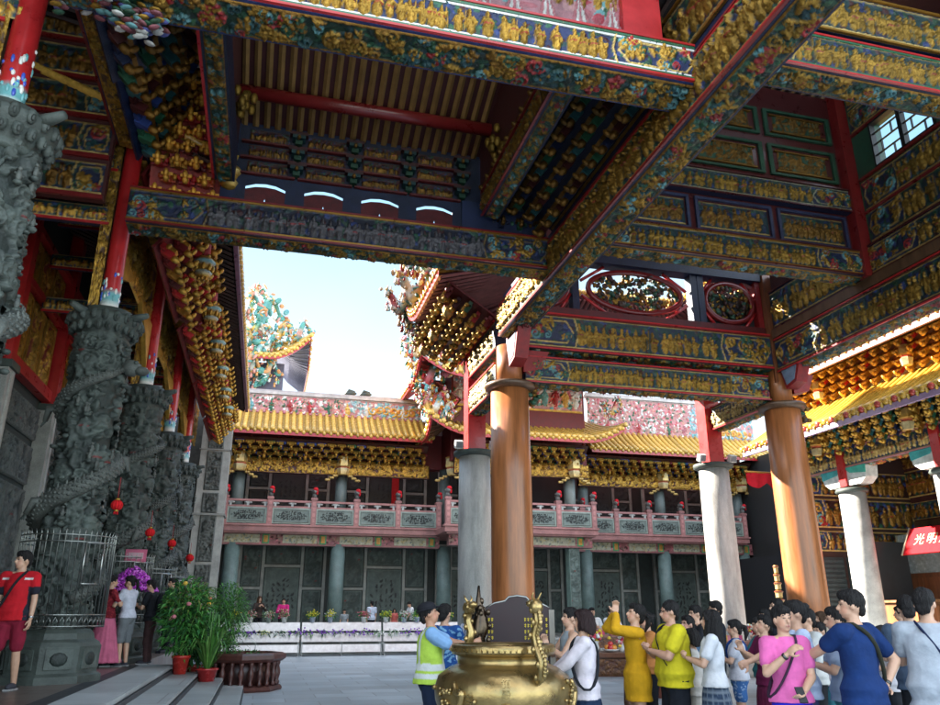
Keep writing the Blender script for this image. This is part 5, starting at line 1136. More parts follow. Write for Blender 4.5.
# roofs
tiled_roof(FH,(-2.3,35.0,9.5),(7.3,35.0,9.5),(-2.3,36.5,10.65),(7.3,36.5,10.65),31,0,(0,0),sag=.06,rad=.11,ends=YTILE)
tiled_roof(FH,(6.75,32.9,9.45),(16.4,32.9,9.45),(7.2,36.0,11.0),(15.8,36.0,11.0),32,.75,(1,1),sag=.12,rad=.11,ends=YTILE,liftlen=.22)
tiled_roof(FH,(6.75,36.2,9.45),(6.75,32.9,9.45),(8.5,36.2,10.9),(8.5,34.5,10.9),11,.75,(0,1),sag=.1,rad=.11,ends=YTILE,liftlen=.4)
tiled_roof(FH,(15.5,35.0,9.5),(26,35.0,9.5),(15.5,36.5,10.65),(26,36.5,10.65),34,0,(0,0),sag=.06,rad=.11,ends=YTILE)
tiled_roof(FH,(6.0,31.8,11.9),(17.2,31.8,11.9),(7.6,36.0,14.2),(15.6,36.0,14.2),36,.9,(1,1),sag=.15,rad=.11,under=(.3,.03,.03,0),liftlen=.2)
tiled_roof(FH,(6.0,37.5,11.9),(6.0,31.8,11.9),(8,37.5,14.0),(8,35.8,14.0),18,.9,(0,1),sag=.15,rad=.11,under=(.3,.03,.03,0),liftlen=.35)
bracket_set(FH,'eave_bracket',(8.2,37,10.9),(0,-1,0),(-.8,0,.5),(-.5,0,-.8),8,4,.5,.36,1130,(RED,DRED,GREEN,GOLD2),GOLD,1.1,sheet=DRED)
m=MB(); m.bx(8.1,15,34.6,37,8.4,14,DRED); m.bx(-2.4,25,36.6,37.2,8.3,10.7,DRED); aw=m.build('attic_wall',M['plain'],FH)
f=HF(6.7,1.7,.03,(.5,.24,.24,0),4242); q=f.r; f.mottle(0,6.7,.1,1.6,[PINK,WHITE,(.6,.12,.12,0),CYAN,GREEN,(.6,.4,.3,0),WHITE],520,.11,.06)
for k in range(12): f.figure(.3+k*.55,.3,1.0,.09,q.choice([WHITE,PINK,YTILE,RED,CYAN,GREEN]))
f.rect(0,6.7,0,.1,.05,YTILE,True); panel(aw,'figure_relief',f,(8.2,34.59,11.1),(1,0,0),(0,0,1),(0,-1,0))
for (x0,x1,zr) in ((-2.3,7.0,0),(16.0,26,1.05),(7.6,15.6,1.1)):
    w=x1-x0; f=HF(w,.92+zr,.03,(.5,.22,.22,0),int(x0*3+40)); q=f.r
    f.mottle(0,w*.6,.1,.84+zr,[PINK,(.6,.1,.12,0),WHITE,(.5,.3,.25,0),GREEN,(.55,.25,.2,0)],int(60*w*.6*(1+zr)),.09,.05)
    f.mottle(w*.6,w,.1,.84+zr,[CYAN,WHITE,(.3,.45,.5,0),(.4,.5,.5,0)],int(50*w*.4*(1+zr)),.09,.05)
    for k in range(int(w*1.1)): f.figure(w*.02+k/1.1,.12,.6,.07,q.choice([WHITE,PINK,GREEN,YTILE,RED,CYAN]))
    for k in range(7): f.scroll(w*.74+k*.33,.42,.24,.05,.07,(.65,.35,.04,0),1.2); f.blob(w*.76+k*.36,.45,.11,.11,.09,(.7,.25,.04,0))
    f.rect(0,w,0,.08,.04,PINK,True); f.rect(0,w,.86+zr,.92+zr,.05,(.45,.4,.38,0),True)
    m=MB(); m.bx(x0,x1,36.5,36.75,10.0,11.55+zr,(.4,.25,.24,0)); o=m.build('ridge_panel',M['paint'],FH); panel(o,'figure_relief',f,(x0,36.495,10.62),(1,0,0),(0,0,1),(0,-1,0))
    m=MB(); m.bx(x0-.1,x1+.1,36.4,36.85,11.55+zr,11.68+zr,(.5,.45,.43,0)); m.bx(x0-.1,x1+.1,36.47,36.8,11.68+zr,11.78+zr,(.42,.36,.35,0)); m.build('ridge_cap',M['granite'],o)
    for t in (.62,.7): m=MB(); m.ell((x0+w*t,36.6,11.9+zr),(.3,.1,.12),STONE); m.tube([(x0+w*t-.3,36.6,11.8+zr),(x0+w*t-.1,36.6,12.05+zr),(x0+w*t+.2,36.6,12.0+zr)],[.05,.08,.03],STONE,6); m.build('ridge_ornament',M['stone'],o)
for k,(x,y,z,s) in enumerate(((6.6,33.3,10.6,.9),(7.2,34.2,10.9,.9),(6.1,32.3,13.0,1.0),(15.9,33.2,10.6,.9),(6.9,33.4,13.4,1.1),(7.4,33.0,9.9,.8),(6.6,32.9,11.2,1.5),(7.3,32.6,12.4,1.6),(5.9,32.0,12.3,1.3),(7.0,33.1,10.0,1.2))): ornament(FH,'roof_dragon',(x,y,z),s,1200+k,[PINK,WHITE,YTILE,(.7,.5,.3,0),GREEN,CYAN,RED],n=80,tall=1.2)
# ------------------------------------------------------------------ the tall roof rising behind the left corner
TW=place('temple_tower','distant tower roof crowded with coloured ceramic dragons behind the left corner','temple tower',(-2.5,48,0))
m=MB(); m.bx(-7,.2,46.5,52,0,16.3,(.12,.11,.16,0)); m.build('wall',M['plain'],TW)
tiled_roof(TW,(-8,45.3,16.4),(1.7,45.3,16.4),(-7,49,18.6),(-.6,49,18.6),30,1.5,(1,1),rad=.13,liftlen=.25,under=(.10,.10,.14,0),ends=YTILE)
tiled_roof(TW,(1.7,45.3,16.4),(1.7,53,16.4),(-.6,48.5,18.6),(-.6,53,18.6),24,1.5,(1,0),rad=.13,liftlen=.3,under=(.10,.10,.14,0))
m=MB(); m.bx(-7,-1.0,48.6,49.2,18.4,19.3,PINK); m.build('ridge_panel',M['paint'],TW)
for k,(x,y,z,s) in enumerate(((-2.2,47.2,16.6,2.2),(-1.6,48.2,18.4,2.4),(-2.7,46.6,18.6,2.0),(.9,46.2,17.6,1.3),(-.3,47,17.6,1.4),(-1.0,45.9,16.3,1.4),(-2.4,49,20.0,2.0),(-3.4,47,17,2.2),(-2.3,45.6,14.2,2.0),(-1.7,45.9,15.2,1.8),(-2.6,45.4,16.0,1.9),(-.9,46.1,14.6,1.4))): ornament(TW,'roof_dragon',(x,y,z),s,1300+k,[(.08,.28,.24,0),(.62,.28,.10,0),YTILE,(.12,.34,.22,0),WHITE,(.6,.25,.2,0),(.10,.30,.30,0)],n=70,tall=1.3)

# ------------------------------------------------------------------ hall on the right: pillared gallery under two tiled eaves
RH=place('temple_hall','pillared gallery hall on the right under a bright yellow tiled eave','temple hall',(20,20,0),'halls round the courtyard')
for k,y in enumerate((9.3,13.05,16.8,20.55)):
    x=18.0; m=MB(); m.tube([(x,y,.3),(x,y,5.2)],.40,GR,28); m.lathe([(.3,0),(.6,0),(.62,.15),(.5,.3),(.3,.32)],(x,y,0),PALESTONE,20); o=m.build('column',M['granite'],RH)
    m=MB(); m.lathe([(.3,0),(.46,0),(.5,.06),(.46,.14),(.3,.15)],(x,y,5.2),STONE,24); m.build('capital',M['stone'],o)
    m=MB(); pts=[(y-1.0,5.95),(y-.95,5.6),(y-.7,5.42),(y+.7,5.42),(y+.95,5.6),(y+1.0,5.95)]; m.prism(pts,'x',x-.22,x+.22,(.6,.62,.58,0)); m.prism([(y-1.0,5.97),(y-.97,5.72),(y-.3,5.8),(y-.1,5.97)],'x',x-.25,x-.22,(.05,.4,.3,0)); m.prism([(y+1.0,5.97),(y+.97,5.72),(y+.3,5.8),(y+.1,5.97)],'x',x-.25,x-.22,(.05,.35,.35,0)); m.build('boat_bracket',M['paint'],o)
    m=MB(); m.bx(x-.3,x-.1,y-.15,y+.15,5.4,7.2,RED); m.bx(x-.1,x+.15,y-.15,y+.15,5.98,7.2,RED); m.build('red_post',M['lacquer'],o)
    m=MB(); m.lathe([(.04,0),(.14,.02),(.18,.22),(.13,.27),(.2,.35),(.17,.6),(.1,.65),(.12,1.1)],(16.9,y,6.35),[GOLD,(.5,.4,.2,.3),(.5,.4,.2,.3),RED,GOLD,PALEGOLD,RED,RED],6,False); m.build('lantern_bracket',M['paint'],o)
    m=MB(); m.lathe([(.04,0),(.14,.02),(.18,.22),(.13,.27),(.2,.35),(.17,.6),(.1,.65),(.12,1.0)],(17.3,y,8.25),[GOLD,(.5,.4,.2,.3),(.5,.4,.2,.3),RED,GOLD,PALEGOLD,RED,RED],6,False); m.build('lantern_bracket',M['paint'],o)
    m=MB(); m.bx(22.2,22.55,y-.2,y+.2,.75,6.8,DRED); m.build('rear_post',M['lacquer'],RH)
beam(RH,'y',9,22.2,18.0,.4,5.98,6.6,41,.03,trim=((.5,.2,.2,0),),ends=0,bg=(.06,.12,.25,0),fig=PALEGOLD,body=(.1,.14,.25,0))
bracket_set(RH,'eave_bracket',(17.8,9,6.65),(0,1,0),(-.85,0,.45),(-.45,0,-.85),29,4,.46,.30,1400,(GREEN,TEAL,GOLD2,NAVY),GOLD,1.,sheet=(.05,.04,.03,0))
bracket_set(RH,'upper_bracket',(17.95,9,8.35),(0,1,0),(-.6,0,.75),(-.75,0,-.6),32,4,.46,.28,1401,(GOLD,GOLD2,RED,GOLD),(.8,.4,.06,.5),1.,sheet=(.35,.12,.03,.2))
tiled_roof(RH,(16.0,23.2,7.0),(16.0,8.5,7.0),(18.0,23.2,8.3),(18.0,8.5,8.3),48,0,(0,0),sag=.05,col=(.66,.40,.06,0),ends=(.6,.08,.06,0),fascia=(.35,.25,.4,0))
tiled_roof(RH,(16.6,24,9.15),(16.6,8.5,9.15),(21.5,24,11.6),(21.5,8.5,11.6),50,.5,(0,1),sag=.1,col=(.66,.38,.06,0),ends=(.6,.5,.45,0),fascia=(.6,.3,.3,0))
m=MB(); m.tube([(17.95,24,8.36),(17.95,8.5,8.36)],.13,(.55,.45,.35,0),8); m.bx(18,18.3,8.5,24,8.2,9.2,DRED); m.build('wall_band',M['plain'],RH)
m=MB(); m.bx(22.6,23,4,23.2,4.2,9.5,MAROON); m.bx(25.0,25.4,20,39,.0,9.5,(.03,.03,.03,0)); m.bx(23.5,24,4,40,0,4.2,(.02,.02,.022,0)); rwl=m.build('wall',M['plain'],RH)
for k in range(6):
    y1=30.0-3.1*k
    panel(rwl,'gilded_panel',st_beam(2.6,.95,.03,1500+k,bg=MAROON,ends=0,fh=.8,fig=GOLD2),(22.59,y1-.25,5.55),(0,-1,0),(0,0,1),(-1,0,0)); panel(rwl,'gilded_panel',st_beam(2.6,.6,.03,1520+k,bg=TEAL,ends=.2,fh=.8,fig=GOLD2),(22.59,y1-.25,4.75),(0,-1,0),(0,0,1),(-1,0,0))
    panel(rwl,'gilded_panel',st_gilt(2.6,.5,.035,1530+k,MAROON,GOLD2),(22.59,y1-.25,6.6),(0,-1,0),(0,0,1),(-1,0,0))
    m=MB(); m.prism([(y1-.25,4.7),(y1-.25,3.4),(y1-.5,3.9),(y1-.9,4.4),(y1-1.5,4.55),(y1-2.1,4.4),(y1-2.5,3.9),(y1-2.85,3.4),(y1-2.85,4.7)],'x',22.55,22.62,BROWN)
    m.build('arched_valance',M['paint'],rwl)
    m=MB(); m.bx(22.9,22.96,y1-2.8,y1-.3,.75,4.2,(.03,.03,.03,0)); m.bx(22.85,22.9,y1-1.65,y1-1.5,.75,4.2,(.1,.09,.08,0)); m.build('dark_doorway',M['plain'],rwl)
m=MB(); m.bx(17.7,24,23.0,23.3,.7,9.2,(.06,.025,.02,0)); ew=m.build('added_end_wall',M['plain'],RH)  # wall added to stop sun leaking in at the gallery end
for k in range(4):
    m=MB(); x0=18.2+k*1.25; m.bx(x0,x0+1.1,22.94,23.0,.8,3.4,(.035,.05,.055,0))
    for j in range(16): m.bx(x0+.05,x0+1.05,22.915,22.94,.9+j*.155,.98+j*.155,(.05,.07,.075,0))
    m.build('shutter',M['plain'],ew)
for zz,hh in ((3.6,.7),(4.4,1.0),(5.5,.9)): panel(ew,'carved_panel',st_beam(5.5,hh,.03,int(zz*10),bg=MAROON,ends=.15,fh=.8,fig=GOLD2),(18.0,22.995,zz),(1,0,0),(0,0,1),(0,-1,0))
m=MB(); m.bx(17.95,24,8,23,6.95,7.05,MAROON); m.build('gallery_ceiling',M['plain'],RH)
# ornaments between far hall and gallery: red hanging cloth and end balcony
# ------------------------------------------------------------------ objects
# bronze censer
CXc,CYc=2.22,7.28
T=thing('incense_burner','great bronze incense burner with dragon handles and raised characters','incense burner',(CXc,CYc,0))
B1=(.34,.235,.095,0)
m=MB(); pr=[(.05,.40),(.30,.42),(.46,.52),(.57,.66),(.625,.82),(.635,.92),(.60,1.02),(.50,1.09),(.43,1.115),(.415,1.13),(.415,1.18),(.44,1.195),(.475,1.205),(.48,1.28),(.46,1.29),(.44,1.285),(.43,1.22),(.39,1.15),(.1,1.12)]
m.lathe(pr,(0,0,0),[mul(B1,.8)]*3+[B1]*12+[mul(B1,.5)]*4,64); bowl=m.build('bowl','bronze',T)
m=MB(); m.lathe([(.05,1.14),(.40,1.14),(.41,1.16),(.40,1.18),(.2,1.19),(.02,1.2)],(0,0,0),(.35,.33,.30,0),32); m.build('ash_bed','plain',bowl)
for a in (.6,2.7,4.8):
    m=MB(); ca,sa=math.cos(a),math.sin(a); m.tube([(.40*ca,.40*sa,.58),(.5*ca,.5*sa,.42),(.52*ca,.52*sa,.22),(.46*ca,.46*sa,.06),(.5*ca,.5*sa,.0)],[.13,.12,.08,.07,.10],mul(B1,.9),12); m.build('leg','bronze',T)
for (ca,sa) in ((.22,-.975),(-.30,.954)):
    m=MB(); D=Vector((ca,sa,0)); s=Vector((-sa,ca,0))
    pts=[D*.56+Vector((0,0,1.0)),D*.66+Vector((0,0,1.05)),D*.68+Vector((0,0,1.16)),D*.60+Vector((0,0,1.27)),D*.56+Vector((0,0,1.38)),D*.62+Vector((0,0,1.48)),D*.60+Vector((0,0,1.58)),D*.52+Vector((0,0,1.64))]
    m.tube(pts,[.042,.046,.048,.044,.040,.036,.038,.02],B1,12); h=pts[-1]
    m.ell(pts[-2]+Vector((0,0,.03)),(.065,.065,.07),mul(B1,1.2),10,7); m.ell(h+Vector((0,0,.0)),(.05,.05,.035),mul(B1,1.2),8,6)
    for sg in (-1,1): m.tube([pts[-2]+Vector((0,0,.06)),pts[-2]+s*sg*.04+Vector((0,0,.12)),pts[-2]+s*sg*.04+D*.03+Vector((0,0,.15))],[.014,.010,.004],mul(B1,1.3),6)
    for i in range(26):
        t=i/25*6.6; j=int(t); p=pts[j].lerp(pts[j+1],t-j); m.ell(p+D*.045,(.022,.022,.035),mul(B1,rnd.uniform(.9,1.4)),6,4); 
        if i%2: m.ell(p+s*.045*(1 if i%4==1 else -1),(.024,.024,.03),mul(B1,rnd.uniform(.8,1.3)),6,4)
    m.build('dragon_handle','bronze',T)
# raised dragon scrolls and beading on the belly
q=random.Random(3)
def onb(a,z,out=0.):
    for (r0,z0),(r1,z1) in zip(pr[2:8],pr[3:9]):
        if z0<=z<=z1: r=r0+(r1-r0)*(z-z0)/(z1-z0); return Vector(((r+out)*math.cos(a),(r+out)*math.sin(a),z))
    return Vector((.6*math.cos(a),.6*math.sin(a),z))
for a0 in (-.62,-2.75,1.2):
    m=MB()
    pts=[onb(a0+.34*math.sin(t*3.3)*(1-.3*t)+.32*(t-.5),.68+.33*t-.04*math.sin(t*9),.012) for t in np.linspace(0,1,26)]; m.tube(pts,[.018+.016*math.sin(math.pi*t) for t in np.linspace(0,1,26)],mul(B1,1.25),8)
    for k in range(26):
        a=a0+q.gauss(0,.2); z=.84+q.gauss(0,.09); p=onb(a,min(1.04,max(.6,z)),.008); m.ell(p,(.018*q.uniform(.5,1.4),)*3,mul(B1,q.uniform(.9,1.3)),6,4)
    m.build('relief_dragon','bronze',bowl)
m=MB()
for k in range(60):
    a=k*2*math.pi/60; m.box((.482*math.cos(a),.482*math.sin(a),1.242),(.012,.034,.03),mul(B1,1.2),Matrix.Rotation(a,3,'Z'))
m.build('rim_fretwork','bronze',bowl)
def glyph(txt,size,M4,mat,parent,name,depth=.006,bev=.001):
    cu=bpy.data.curves.new(name,'FONT'); cu.body=txt; cu.size=size; cu.extrude=depth; cu.align_x='CENTER'; cu.align_y='CENTER'
    tmp=bpy.data.objects.new(name,cu); COL.objects.link(tmp); dg=bpy.context.evaluated_depsgraph_get(); me=bpy.data.meshes.new_from_object(tmp.evaluated_get(dg)); bpy.data.objects.remove(tmp)
    me.transform(M4); n=len(me.vertices)
    if not n: return None
    at=me.color_attributes.new('Col','FLOAT_COLOR','POINT'); at.data.foreach_set('color',np.tile(np.array(mat[1],dtype=np.float32),n)); me.materials.clear(); me.materials.append(M[mat[0]]); me.name=name
    o=bpy.data.objects.new(name,me); COL.objects.link(o); o.parent=parent
    if parent.name in OFF: o.location=[-v for v in OFF[parent.name]]
    return o
def facing(p,nrm,up=(0,0,1)):
    n=Vector(nrm).normalized(); u=Vector(up); xx=u.cross(n).normalized(); yy=n.cross(xx); r=Matrix((xx,yy,n)).transposed().to_4x4(); return Matrix.Translation(p)@r
for ang,chars,zz in ((-1.83,'鎮殿宮',(.985,.90,.80)),(-2.35,'宮',(.86,))):
    for ch,z in zip(chars,zz):
        p=onb(ang,z,.002); t=(onb(ang,z+.02)-onb(ang,z-.02)).normalized(); nn=Vector((math.cos(ang),math.sin(ang),0)); nn=(nn-t*nn.dot(t)).normalized()
        glyph(ch,.085,facing(p,nn,t),('bronze',mul(B1,1.3)),bowl,'raised_character',.008)
# dark tablet with yellow lettering behind the censer
T=thing('inscription_tablet','dark maroon arched tablet with columns of yellow characters behind the censer','tablet',(2.98,9.15,0),R(-12)); T.scale=(1.06,1,1)
m=MB(); m.prism([(-.36,.5),(.36,.5),(.36,1.62),(.26,1.67),(.14,1.69),(.10,1.735),(0,1.75),(-.10,1.735),(-.14,1.69),(-.26,1.67),(-.36,1.62)],'y',-.03,.03,(.03,.010,.012,0)); brd=m.build('board','plain',T)
m=MB(); m.tube([(-.36,0,1.62),(-.26,0,1.675),(-.14,0,1.70),(-.10,0,1.745),(0,0,1.76),(.10,0,1.745),(.14,0,1.70),(.26,0,1.675),(.36,0,1.62)],.014,(.35,.35,.33,.5),6); m.build('rim','steel',T)
for sx in (-.38,.38): m=MB(); m.bx(sx-.03,sx+.03,-.04,.04,.0,1.6,(.25,.22,.18,0)); m.build('leg','dwood',T)
for xx in (-.325,-.29,.08,.115,.15,.32):
    for k in range(13):
        z=1.50-k*.068; m=MB(); m.box((xx,-.034,z),(.022,.006,.008),(.75,.55,.03,0)); m.box((xx,-.034,z-.018),(.02,.006,.007),(.75,.55,.03,0)); m.box((xx+rnd.uniform(-.004,.004),-.034,z-.01),(.006,.006,.042),(.75,.55,.03,0)); m.build('yellow_character','plain',brd)
# dark carved bronze post beside it
T=thing('bronze_post','dark carved bronze post rising behind the left of the censer','post',(2.40,8.80,0))
m=MB(); m.tube([(0,0,0),(0,0,1.1),(-.01,0,1.3),(.02,0,1.42),(.03,0,1.56),(.0,0,1.7),(.005,0,1.86)],[.05,.05,.09,.11,.06,.03,.012],(.09,.065,.045,.2),10)
for k in range(40): z=rnd.uniform(1.2,1.7); m.ell((rnd.gauss(.01,.05),rnd.gauss(0,.05),z),(.03,.03,.04),(.11,.08,.055,.2),6,4)
m.build('shaft','bronze',T); m=MB(); m.lathe([(.02,0),(.2,0),(.2,.05),(.08,.1),(.05,.12)],(0,0,0),(.07,.06,.05,.5),16); m.build('foot','bronze',T)
# offering tables with fruit and offerings
def table(label,x,y,rz,w,d,h,seed,col=(.13,.05,.025,0)):
    T=thing('offering_table',label,'table',(x,y,0),rz,'carved offering tables'); q=random.Random(seed)
    m=MB(); m.bx(-w/2,w/2,-d/2,d/2,h-.06,h,mul(col,1.3)); m.build('tabletop','dwood',T)
    m=MB(); m.bx(-w/2+.05,w/2-.05,-d/2+.04,-d/2+.07,h-.32,h-.06,col); m.bx(-w/2+.05,w/2-.05,d/2-.07,d/2-.04,h-.32,h-.06,col); a=m.build('apron','dwood',T)
    panel(a,'carved_relief',st_gilt(w-.2,.22,.012,seed,(.1,.035,.02,0),(.22,.09,.03,.1),1.,.02),(-w/2+.1,-d/2+.038,h-.3),(1,0,0),(0,0,1),(0,-1,0))
    for sx in (-1,1):
        for sy in (-1,1):
            m=MB(); X,Y=sx*(w/2-.1),sy*(d/2-.1); m.tube([(X,Y,h-.06),(X+sx*.03,Y,h-.3),(X-sx*.02,Y,.3),(X+sx*.03,Y,0)],[.07,.075,.05,.06],col,8); m.build('leg','dwood',T)
    return T
table('dark carved offering table with fruit between the praying women',4.75,11.3,R(-12),1.5,.8,1.02,1)
table('long red offering table with flowers at the foot of the pale pillar',9.3,14.4,R(0),3.4,.9,1.05,2,(.18,.05,.03,0))
table('far offering table in front of the two white shirted attendants',9.0,19.6,0,2.0,.7,1.05,3,(.16,.05,.03,0))
q=random.Random(8); nf=0
for (tx,ty,w,h,n) in ((4.75,11.3,1.2,1.02,7),(9.3,14.4,3.0,1.05,9),(9.0,19.6,1.7,1.05,5)):
    for k in range(n):
        u=(k+.5)/n-.5; X=tx+u*w; Y=ty-.12+.2*q.random(); kind=q.choice(['fruit','pack','flower']); nf+=1
        where={4.75:'on the dark carved offering table',9.3:'on the long red offering table',9.0:'on the far offering table'}[tx]; od=['first','second','third','fourth','fifth','sixth','seventh','eighth','ninth'][k]
        if kind=='fruit':
            T=thing('fruit_plate','plate of red and orange fruit %s, %s from the left'%(where,od),'fruit plate',(X,Y,h),0,'plates of fruit'); m=MB(); m.lathe([(.02,0),(.09,.01),(.13,.035),(.125,.04),(.02,.015)],(0,0,0),WHITE,16); m.build('plate','tile',T)
            for j in range(7):
                a=j*1.047; r_=.06 if j<6 else 0; m=MB(); m.ell((r_*math.cos(a),r_*math.sin(a),.06+(.05 if j==6 else 0)),.042,q.choice([(.6,.03,.03,0),(.7,.25,.02,0),(.65,.45,.05,0)]),10,7); m.build('fruit','tile',T)
        elif kind=='pack':
            T=thing('offering_box','red wrapped offering box %s, %s from the left'%(where,od),'box',(X,Y,h),q.uniform(-.4,.4),'wrapped offerings'); m=MB(); m.bx(-.1,.1,-.07,.07,0,.10,q.choice([RED,PINK,(.55,.05,.15,0)])); m.build('box_body','plain',T); m=MB(); m.bx(-.105,.105,-.02,.02,-.0,.104,GOLD); m.bx(-.02,.02,-.075,.075,0,.106,GOLD); m.build('ribbon','paint',T)
        else:
            T=thing('flower_bunch','flowers in a vase %s, %s from the left'%(where,od),'flowers',(X,Y,h),0,'offering flowers'); m=MB(); m.lathe([(.03,0),(.05,.05),(.03,.12),(.045,.15)],(0,0,0),WHITE,12); m.build('vase','tile',T); m=MB()
            for j in range(26): m.ell((q.gauss(0,.06),q.gauss(0,.06),.22+q.gauss(0,.05)),(.03,.03,.025),q.choice([(.7,.05,.1,0),(.7,.5,.05,0),PINK,WHITE]),6,4)
            m.build('blossoms','petal',T)
# column cages: thin metal bars
def cage(y,label,nb):
    T=thing('metal_cage',label,'cage',(CX,y,1.36),0,'metal cages round the columns'); r=.67; h=1.35
    for z in (.02,.18,h-.12,h-.02):
        m=MB(); m.tube([(r*math.cos(a),r*math.sin(a),z) for a in np.linspace(0,2*math.pi,33)],.012,(.3,.31,.29,.3),6,cap=False); m.build('ring','steel',T)
    for i in range(nb):
        a=i*2*math.pi/nb; m=MB(); m.tube([(r*math.cos(a),r*math.sin(a),0),(r*math.cos(a),r*math.sin(a),h),((r+.02)*math.cos(a),(r+.02)*math.sin(a),h+.06)],[.008,.008,.004],(.3,.31,.29,.3),5); m.build('bar','steel',T)
    m=MB()
    for i in range(nb):
        a=(i+.5)*2*math.pi/nb; m.tube([(r*math.cos(a+t*.065),r*math.sin(a+t*.065),.1+.05*math.cos(t*3.1)) for t in (-1,-.5,0,.5,1)],.007,(.3,.31,.29,.3),4)
    m.build('scroll_band','steel',T)
    m=MB(); 
    for (a0,z0,a1,z1) in ((-1.0,.62,-1.0,1.22),(-.55,.62,-.55,1.22)): m.tube([((r+.012)*math.cos(a0),(r+.012)*math.sin(a0),z0),((r+.012)*math.cos(a1),(r+.012)*math.sin(a1),z1)],.014,(.4,.4,.38,.3),6)
    for z in (.62,1.22): m.tube([((r+.012)*math.cos(a),(r+.012)*math.sin(a),z) for a in np.linspace(-1.0,-.55,6)],.014,(.4,.4,.38,.3),6)
    m.build('gate_frame','steel',T)
cage(CY[1],'silvery bar cage round the foot of the dragon column beside the pink skirt',48)
cage(CY[2],'bar cage round the column behind the purple flowers',40)
cage(CY[3],'bar cage round the column behind the potted plants',36)
cage(CY[4],'bar cage round the farthest dragon column',32)
# red lanterns
def lantern(x,y,z,r,label):
    T=thing('red_lantern',label,'lantern',(x,y,z),0,'round red lanterns'); m=MB(); v=[]
    m.ell((0,0,0),(r,r,r*.92),(.6,.012,.018,0),16,10)
    for i in range(12): a=i*math.pi/6; m.tube([(r*1.01*math.sin(t)*math.cos(a),r*1.01*math.sin(t)*math.sin(a),r*.93*math.cos(t)) for t in np.linspace(.25,2.9,9)],.006,(.4,.01,.01,0),4)
    m.build('globe','cloth',T); m=MB(); m.lathe([(.02,0),(r*.4,0),(r*.4,.03),(.02,.03)],(0,0,r*.88),GOLD,12); m.lathe([(.02,0),(r*.4,0),(r*.4,.03),(.02,.03)],(0,0,-r*.92-.02),GOLD,12); m.tube([(0,0,r),(0,0,r+.35)],.008,(.3,.02,.02,0),5); m.build('gilt_cap','paint',T)
    m=MB()
    for i in range(7): a=i*.9; m.tube([(.02*math.cos(a),.02*math.sin(a),-r*.95),(.035*math.cos(a),.035*math.sin(a),-r*.95-.06)],.006,(.55,.012,.02,0),4)
    m.build('tassel','cloth',T)
lantern(-2.3,13.0,3.16,.085,'red lantern in front of the caged dragon column, highest of the row'); lantern(-2.3,16.95,3.12,.09,'red lantern second along the row of dragon columns'); lantern(-2.3,21.0,3.24,.10,'red lantern third along the row of dragon columns'); lantern(-2.3,26.4,3.24,.12,'red lantern nearest the square stone pier')
lantern(-2.95,8.3,3.45,.14,'large red lantern cut by the left edge of the picture')
for i,(y) in enumerate((13.0,16.95,21.0,26.4,8.3)):
    pass
# potted plants
def leafmass(mb,c,r,n,l,w,cols,seed,droop=.3):
    q=random.Random(seed)
    for _ in range(n):
        d=Vector((q.gauss(0,1),q.gauss(0,1),q.gauss(0.2,1))).normalized(); p=Vector(c)+Vector((d.x*r[0],d.y*r[1],d.z*r[2]))*q.random()**.45
        a=Vector((d.x+q.gauss(0,.5),d.y+q.gauss(0,.5),d.z*.5+q.gauss(0.1,.5))).normalized(); s=a.cross(Vector((q.gauss(0,.3),q.gauss(0,.3),1))).normalized(); L=l*q.uniform(.6,1.3); Wd=w*q.uniform(.6,1.2); k=mul(q.choice(cols),q.uniform(.6,1.35))
        e=p+a*L-Vector((0,0,droop*L)); md=p+a*L*.5
        mb.add([tuple(p),tuple(md+s*Wd),tuple(e),tuple(md-s*Wd)],[(0,1,2,3)],k)
def pot(T,r,h,col):
    m=MB(); m.lathe([(.02,0),(r*.72,0),(r*.95,h*.85),(r*1.06,h*.86),(r*1.06,h),(r*.92,h),(r*.88,h*.9),(.02,h*.88)],(0,0,0),col,22); m.build('pot','tile',T)
LG_=[(.05,.20,.03,0),(.08,.26,.05,0),(.03,.14,.04,0)]
T=thing('potted_plant','bushy green potted palm in a tall red pot on the steps','potted plant',(-1.42,16.9,.45),0,'potted plants on the steps'); pot(T,.17,.34,(.5,.03,.02,0))
m=MB(); q=random.Random(4)
for k in range(26):
    a=q.uniform(0,6.3); s_=q.uniform(.2,.55); m.tube([(0,0,.3),(.3*s_*math.cos(a),.3*s_*math.sin(a),.85),(s_*math.cos(a),s_*math.sin(a),q.uniform(1.1,1.75))],[.012,.009,.004],(.06,.12,.03,0),4)
m.build('stem','leaf',T); m=MB(); leafmass(m,(0,0,1.05),(.5,.5,.72),1500,.17,.03,LG_,5); leafmass(m,(.05,-.1,1.35),(.5,.4,.4),500,.10,.018,[(.1,.28,.05,0),(.14,.26,.05,0),(.2,.2,.05,0)],51); m.build('foliage','leaf',T)
m=MB()
for k in range(10): a=q.uniform(0,6.3); m.ell((.42*math.cos(a),.42*math.sin(a)-.1,q.uniform(1.0,1.7)),(.05,.05,.04),q.choice([(.65,.4,.05,0),(.6,.2,.1,0),PINK]),6,4)
m.build('blossom','petal',T)
T=thing('potted_plant','feathery light green plant, tallest behind the spiky one by the planter','potted plant',(-.72,18.6,0),0,'potted plants on the steps'); pot(T,.2,.36,(.4,.03,.02,0)); m=MB(); leafmass(m,(0,0,1.55),(.48,.45,.68),2200,.12,.014,[(.07,.24,.03,0),(.05,.18,.02,0)],6); leafmass(m,(0,0,.8),(.3,.3,.5),700,.12,.016,LG_,16); m.build('foliage','leaf',T); m=MB()
for k in range(9): a=k*.7; m.tube([(0,0,.3),(.15*math.cos(a),.15*math.sin(a),1.),(.3*math.cos(a),.3*math.sin(a),1.9)],[.014,.01,.004],(.06,.1,.03,0),4)
m.build('stem','leaf',T)
